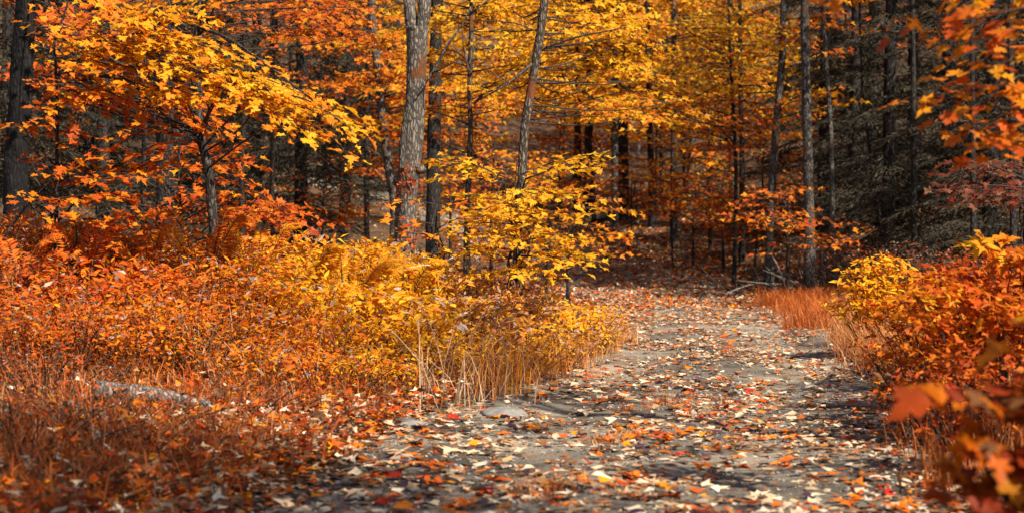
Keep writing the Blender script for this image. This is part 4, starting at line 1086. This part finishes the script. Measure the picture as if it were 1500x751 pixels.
# ferns standing up out of the golden bushes
def fern(px, d, z, L, nf, pal, label):
    x = wx(px, d)
    g = np.array([x, d, float(H0(x, d))])
    root = empty('fern', g, label, 'fern')
    c0 = g + [0, 0, 0]
    for k in range(nf):
        a = R.uniform(0, 2 * math.pi)
        h = z * R.uniform(0.8, 1.02)
        out = np.array([math.cos(a), math.sin(a) * 0.7, 0])
        pts = [c0 + out * 0.03, c0 + out * L * 0.22 + [0, 0, h * 0.62], c0 + out * L * 0.6 + [0, 0, h * .95], c0 + out * L + [0, 0, h * 0.98]]
        cu = catmull(pts, 30)
        Lv = Leaves()
        n = 26
        t = np.linspace(0.42, 1.0, n)
        pos = np.stack([np.interp(t, np.linspace(0, 1, 30), cu[:, j]) for j in range(3)], -1)
        tg = nrmz(np.gradient(pos, axis=0))
        sd = nrmz(np.cross(tg, ZUP + np.array([0, -.5, 0])))
        pl = 0.08 * np.sin(np.linspace(0.5, 3.05, n)) + 0.012
        for sg in (1, -1):
            Lv.add(pos, tg * .55 + sd * sg * .85 - ZUP * .12 + R.normal(0, .06, (n, 3)), np.cross(sd, tg) + R.normal(0, .15, (n, 3)) + [0, -.2, .1], pl * R.uniform(.85, 1.1, n), pick(pal, n))
        fr = obj('frond', leaf_mesh('frond', Lv.arr(), LANCE, M['shrub'], g), root)
        t_ = Tubes(); t_.add(cu, [0.005, 0.003, 0.001], n=12, seg=4, cap=False)
        t_.build('rachis', M['twig'], fr, g)
fern(300, 15.4, 1.25, .42, 9, [(GOLD, .6), (ORG, .4)], 'tall orange gold fern at the foot of the curved grey stem')
fern(375, 15.8, 1.18, .42, 8, [(GOLD, .8), (YEL, .2)], 'tall golden fern above the golden orange bush')
fern(505, 15.6, 1.16, .50, 9, [(YEL, .7), (GOLD, .3)], 'arching yellow fern before the dark hemlock gap')
fern(585, 16.0, 1.12, .42, 7, [(YEL, .8), (GOLD, .2)], 'arching yellow fern at the foot of the big grey trunk')
fern(120, 14.8, 1.10, .36, 6, [(ORG, .8), (RED, .2)], 'orange fern left of the dark red brown trunk')
fern(30, 14.4, 1.08, .36, 6, [(ORG, .8), (GOLD, .2)], 'orange fern below the thick left trunk')
fern(215, 15.4, 1.10, .36, 7, [(ORG, .6), (GOLD, .4)], 'orange fern before the dark red brown trunk')
fern(440, 15.6, 1.10, .40, 7, [(GOLD, .6), (YEL, .4)], 'golden fern under the tip of the golden bough')
fern(650, 16.6, .98, .36, 7, [(YEL, .6), (GOLD, .4)], 'low yellow fern beside the bleached stick')

# ================================================================ DEAD WOOD AND STONES
def stick(name, label, q, r, mat, cat, branches=()):
    pts = np.array(q)
    base = pts[0]
    root = empty(name, base, label, cat)
    t = Tubes(); t.add(pts, [r, r * .8, r * .45], n=16, seg=8, rough=0.10)
    t.build('stem', M[mat], root, base)
    for b, rr in branches:
        t = Tubes(); t.add(np.array(b), [rr, rr * .4], n=8, seg=6, rough=.08)
        t.build('branch', M[mat], root, base)
    return root
stick('dead_stick', 'bleached white stick leaning out of the golden bushes', [P(596, 470, 16.3), P(612, 414, 16.1), P(640, 393, 16.0), P(663, 377, 15.9)], 0.014, 'bleached', 'stick', [([P(640, 393, 16), P(626, 388, 15.9), P(600, 392, 15.8)], .006), ([P(628, 402, 16), P(640, 402, 15.9), P(655, 408, 15.8)], .005)])
x0 = wx(138, 11.9); x1 = wx(312, 12.1)
stick('fallen_log', 'short grey weathered log lying in the rust grass on the left bank', [np.array([x0, 11.9, float(H0(x0, 11.9)) + .10]), np.array([(x0 + x1) / 2, 12.0, float(H0((x0 + x1) / 2, 12)) + .125]), np.array([x1, 12.1, float(H0(x1, 12.1)) + .11])], 0.06, 'oldlog', 'log')
def gz(px, d, up): 
    x = wx(px, d); return np.array([x, d, float(H0(x, d)) + up])
stick('fallen_log', 'long fallen trunk sloping across the hillside above the trail bend', [gz(850, 45.5, .14), gz(905, 46, .22), gz(962, 46.5, .34)], .14, 'bark_grey', 'log', [([gz(925, 46.2, .3), gz(930, 46, .8), gz(925, 46, 1.2)], .03)])
stick('fallen_branch', 'pale bare fallen branch on the slope right of the fallen trunk', [gz(922, 42, .35), gz(935, 41.8, .2), gz(950, 41.6, .05)], .022, 'deadwood', 'branch')
stick('fallen_log', 'grey fallen trunk leaning up among saplings before the hemlock shade', [gz(1065, 40, 1.15), gz(1090, 40, 1.0), gz(1128, 40.5, .75)], .05, 'deadwood', 'log', [([gz(1085, 40, 1.0), gz(1078, 40, 1.5), gz(1068, 40, 1.9)], .02)])
# brush pile below the hemlocks
bp = gz(1130, 34.5, 0)
root = empty('brush_pile', bp, 'heap of dead grey branches at the foot of the dark wood', 'brush pile')
for k in range(46):
    px = R.uniform(1050, 1245); d = R.uniform(32.5, 36)
    a = gz(px, d, R.uniform(.0, .12)); an = R.uniform(-1.2, 1.2)
    L = R.uniform(.5, 1.5)
    e = a + [math.sin(an) * L, R.normal(0, .3), abs(math.cos(an)) * L * R.uniform(.15, .75)]
    m = (a + e) / 2 + R.normal(0, .10, 3)
    t = Tubes(); r = R.uniform(.007, .02); t.add([a, m, e], [r, r * .7, r * .3], n=9, seg=6, rough=.08)
    t.build('branch', M['deadwood' if R.random() < .3 else 'twig'], root, bp)
# pale upright forked dead branch in front of it
stick('dead_branch', 'pale forked dead branch standing at the edge of the brush pile', [gz(1153, 31.5, 0), gz(1149, 31.5, .35), gz(1140, 31.5, .62), gz(1128, 31.5, .85)], .018, 'deadwood', 'branch', [([gz(1148, 31.5, .4), gz(1134, 31.4, .5), gz(1122, 31.4, .62)], .008)])
# bare undergrowth twigs in the shade
for k, (px, d) in enumerate([(1270, 31), (1305, 30), (1350, 29), (1395, 28), (1240, 33), (1195, 33)]):
    bush('bare_bush', ['bare grey brush under the hemlocks beside the leaning black pole', 'bare dark brush below the dense hemlock', 'bare brush at the foot of the black slim trunk', 'bare brush behind the dim red bush', 'bare brush right of the slim brownish pole', 'bare brush at the foot of the stout trunk'][k],
         wx(px, d), d, .8, .7, 36, [(BRN, .6), (RED, .3), (SEED, .1)], .05, OVAL, per=.12, stemcol='twig')

def stone(label, px, py, w, dpt, h):
    d = CAMZ * FPX / (py - 330)
    x = wx(px, d)
    me = bpy.data.meshes.new('stone')
    import bmesh
    bm = bmesh.new()
    bmesh.ops.create_icosphere(bm, subdivisions=4, radius=1)
    off = Vector((px, py, 0))
    for v in bm.verts:
        q = v.co.copy()
        f = 1 + 0.22 * mnoise.noise(q * 1.3 + off) + 0.08 * mnoise.noise(q * 4 + off)
        v.co = Vector((q.x * w * f, q.y * dpt * f, (max(q.z, -0.3) ** 1 if q.z < 0 else q.z ** 0.8) * h * f))
    bm.to_mesh(me); bm.free()
    me.polygons.foreach_set('use_smooth', np.ones(len(me.polygons), bool))
    me.materials.append(M['stone'])
    tag(obj('stone', me, None, (x, d, float(H0(x, d)))), label, 'stone')
stone('pale flat stone half buried at the left trail edge', 738, 606, .17, .16, .06)
stone('flat grey stone sunk in the trail gravel among leaves', 590, 624, .16, .12, .045)
stone('small dark stone in the leaves near the trail edge', 505, 640, .10, .09, .04)
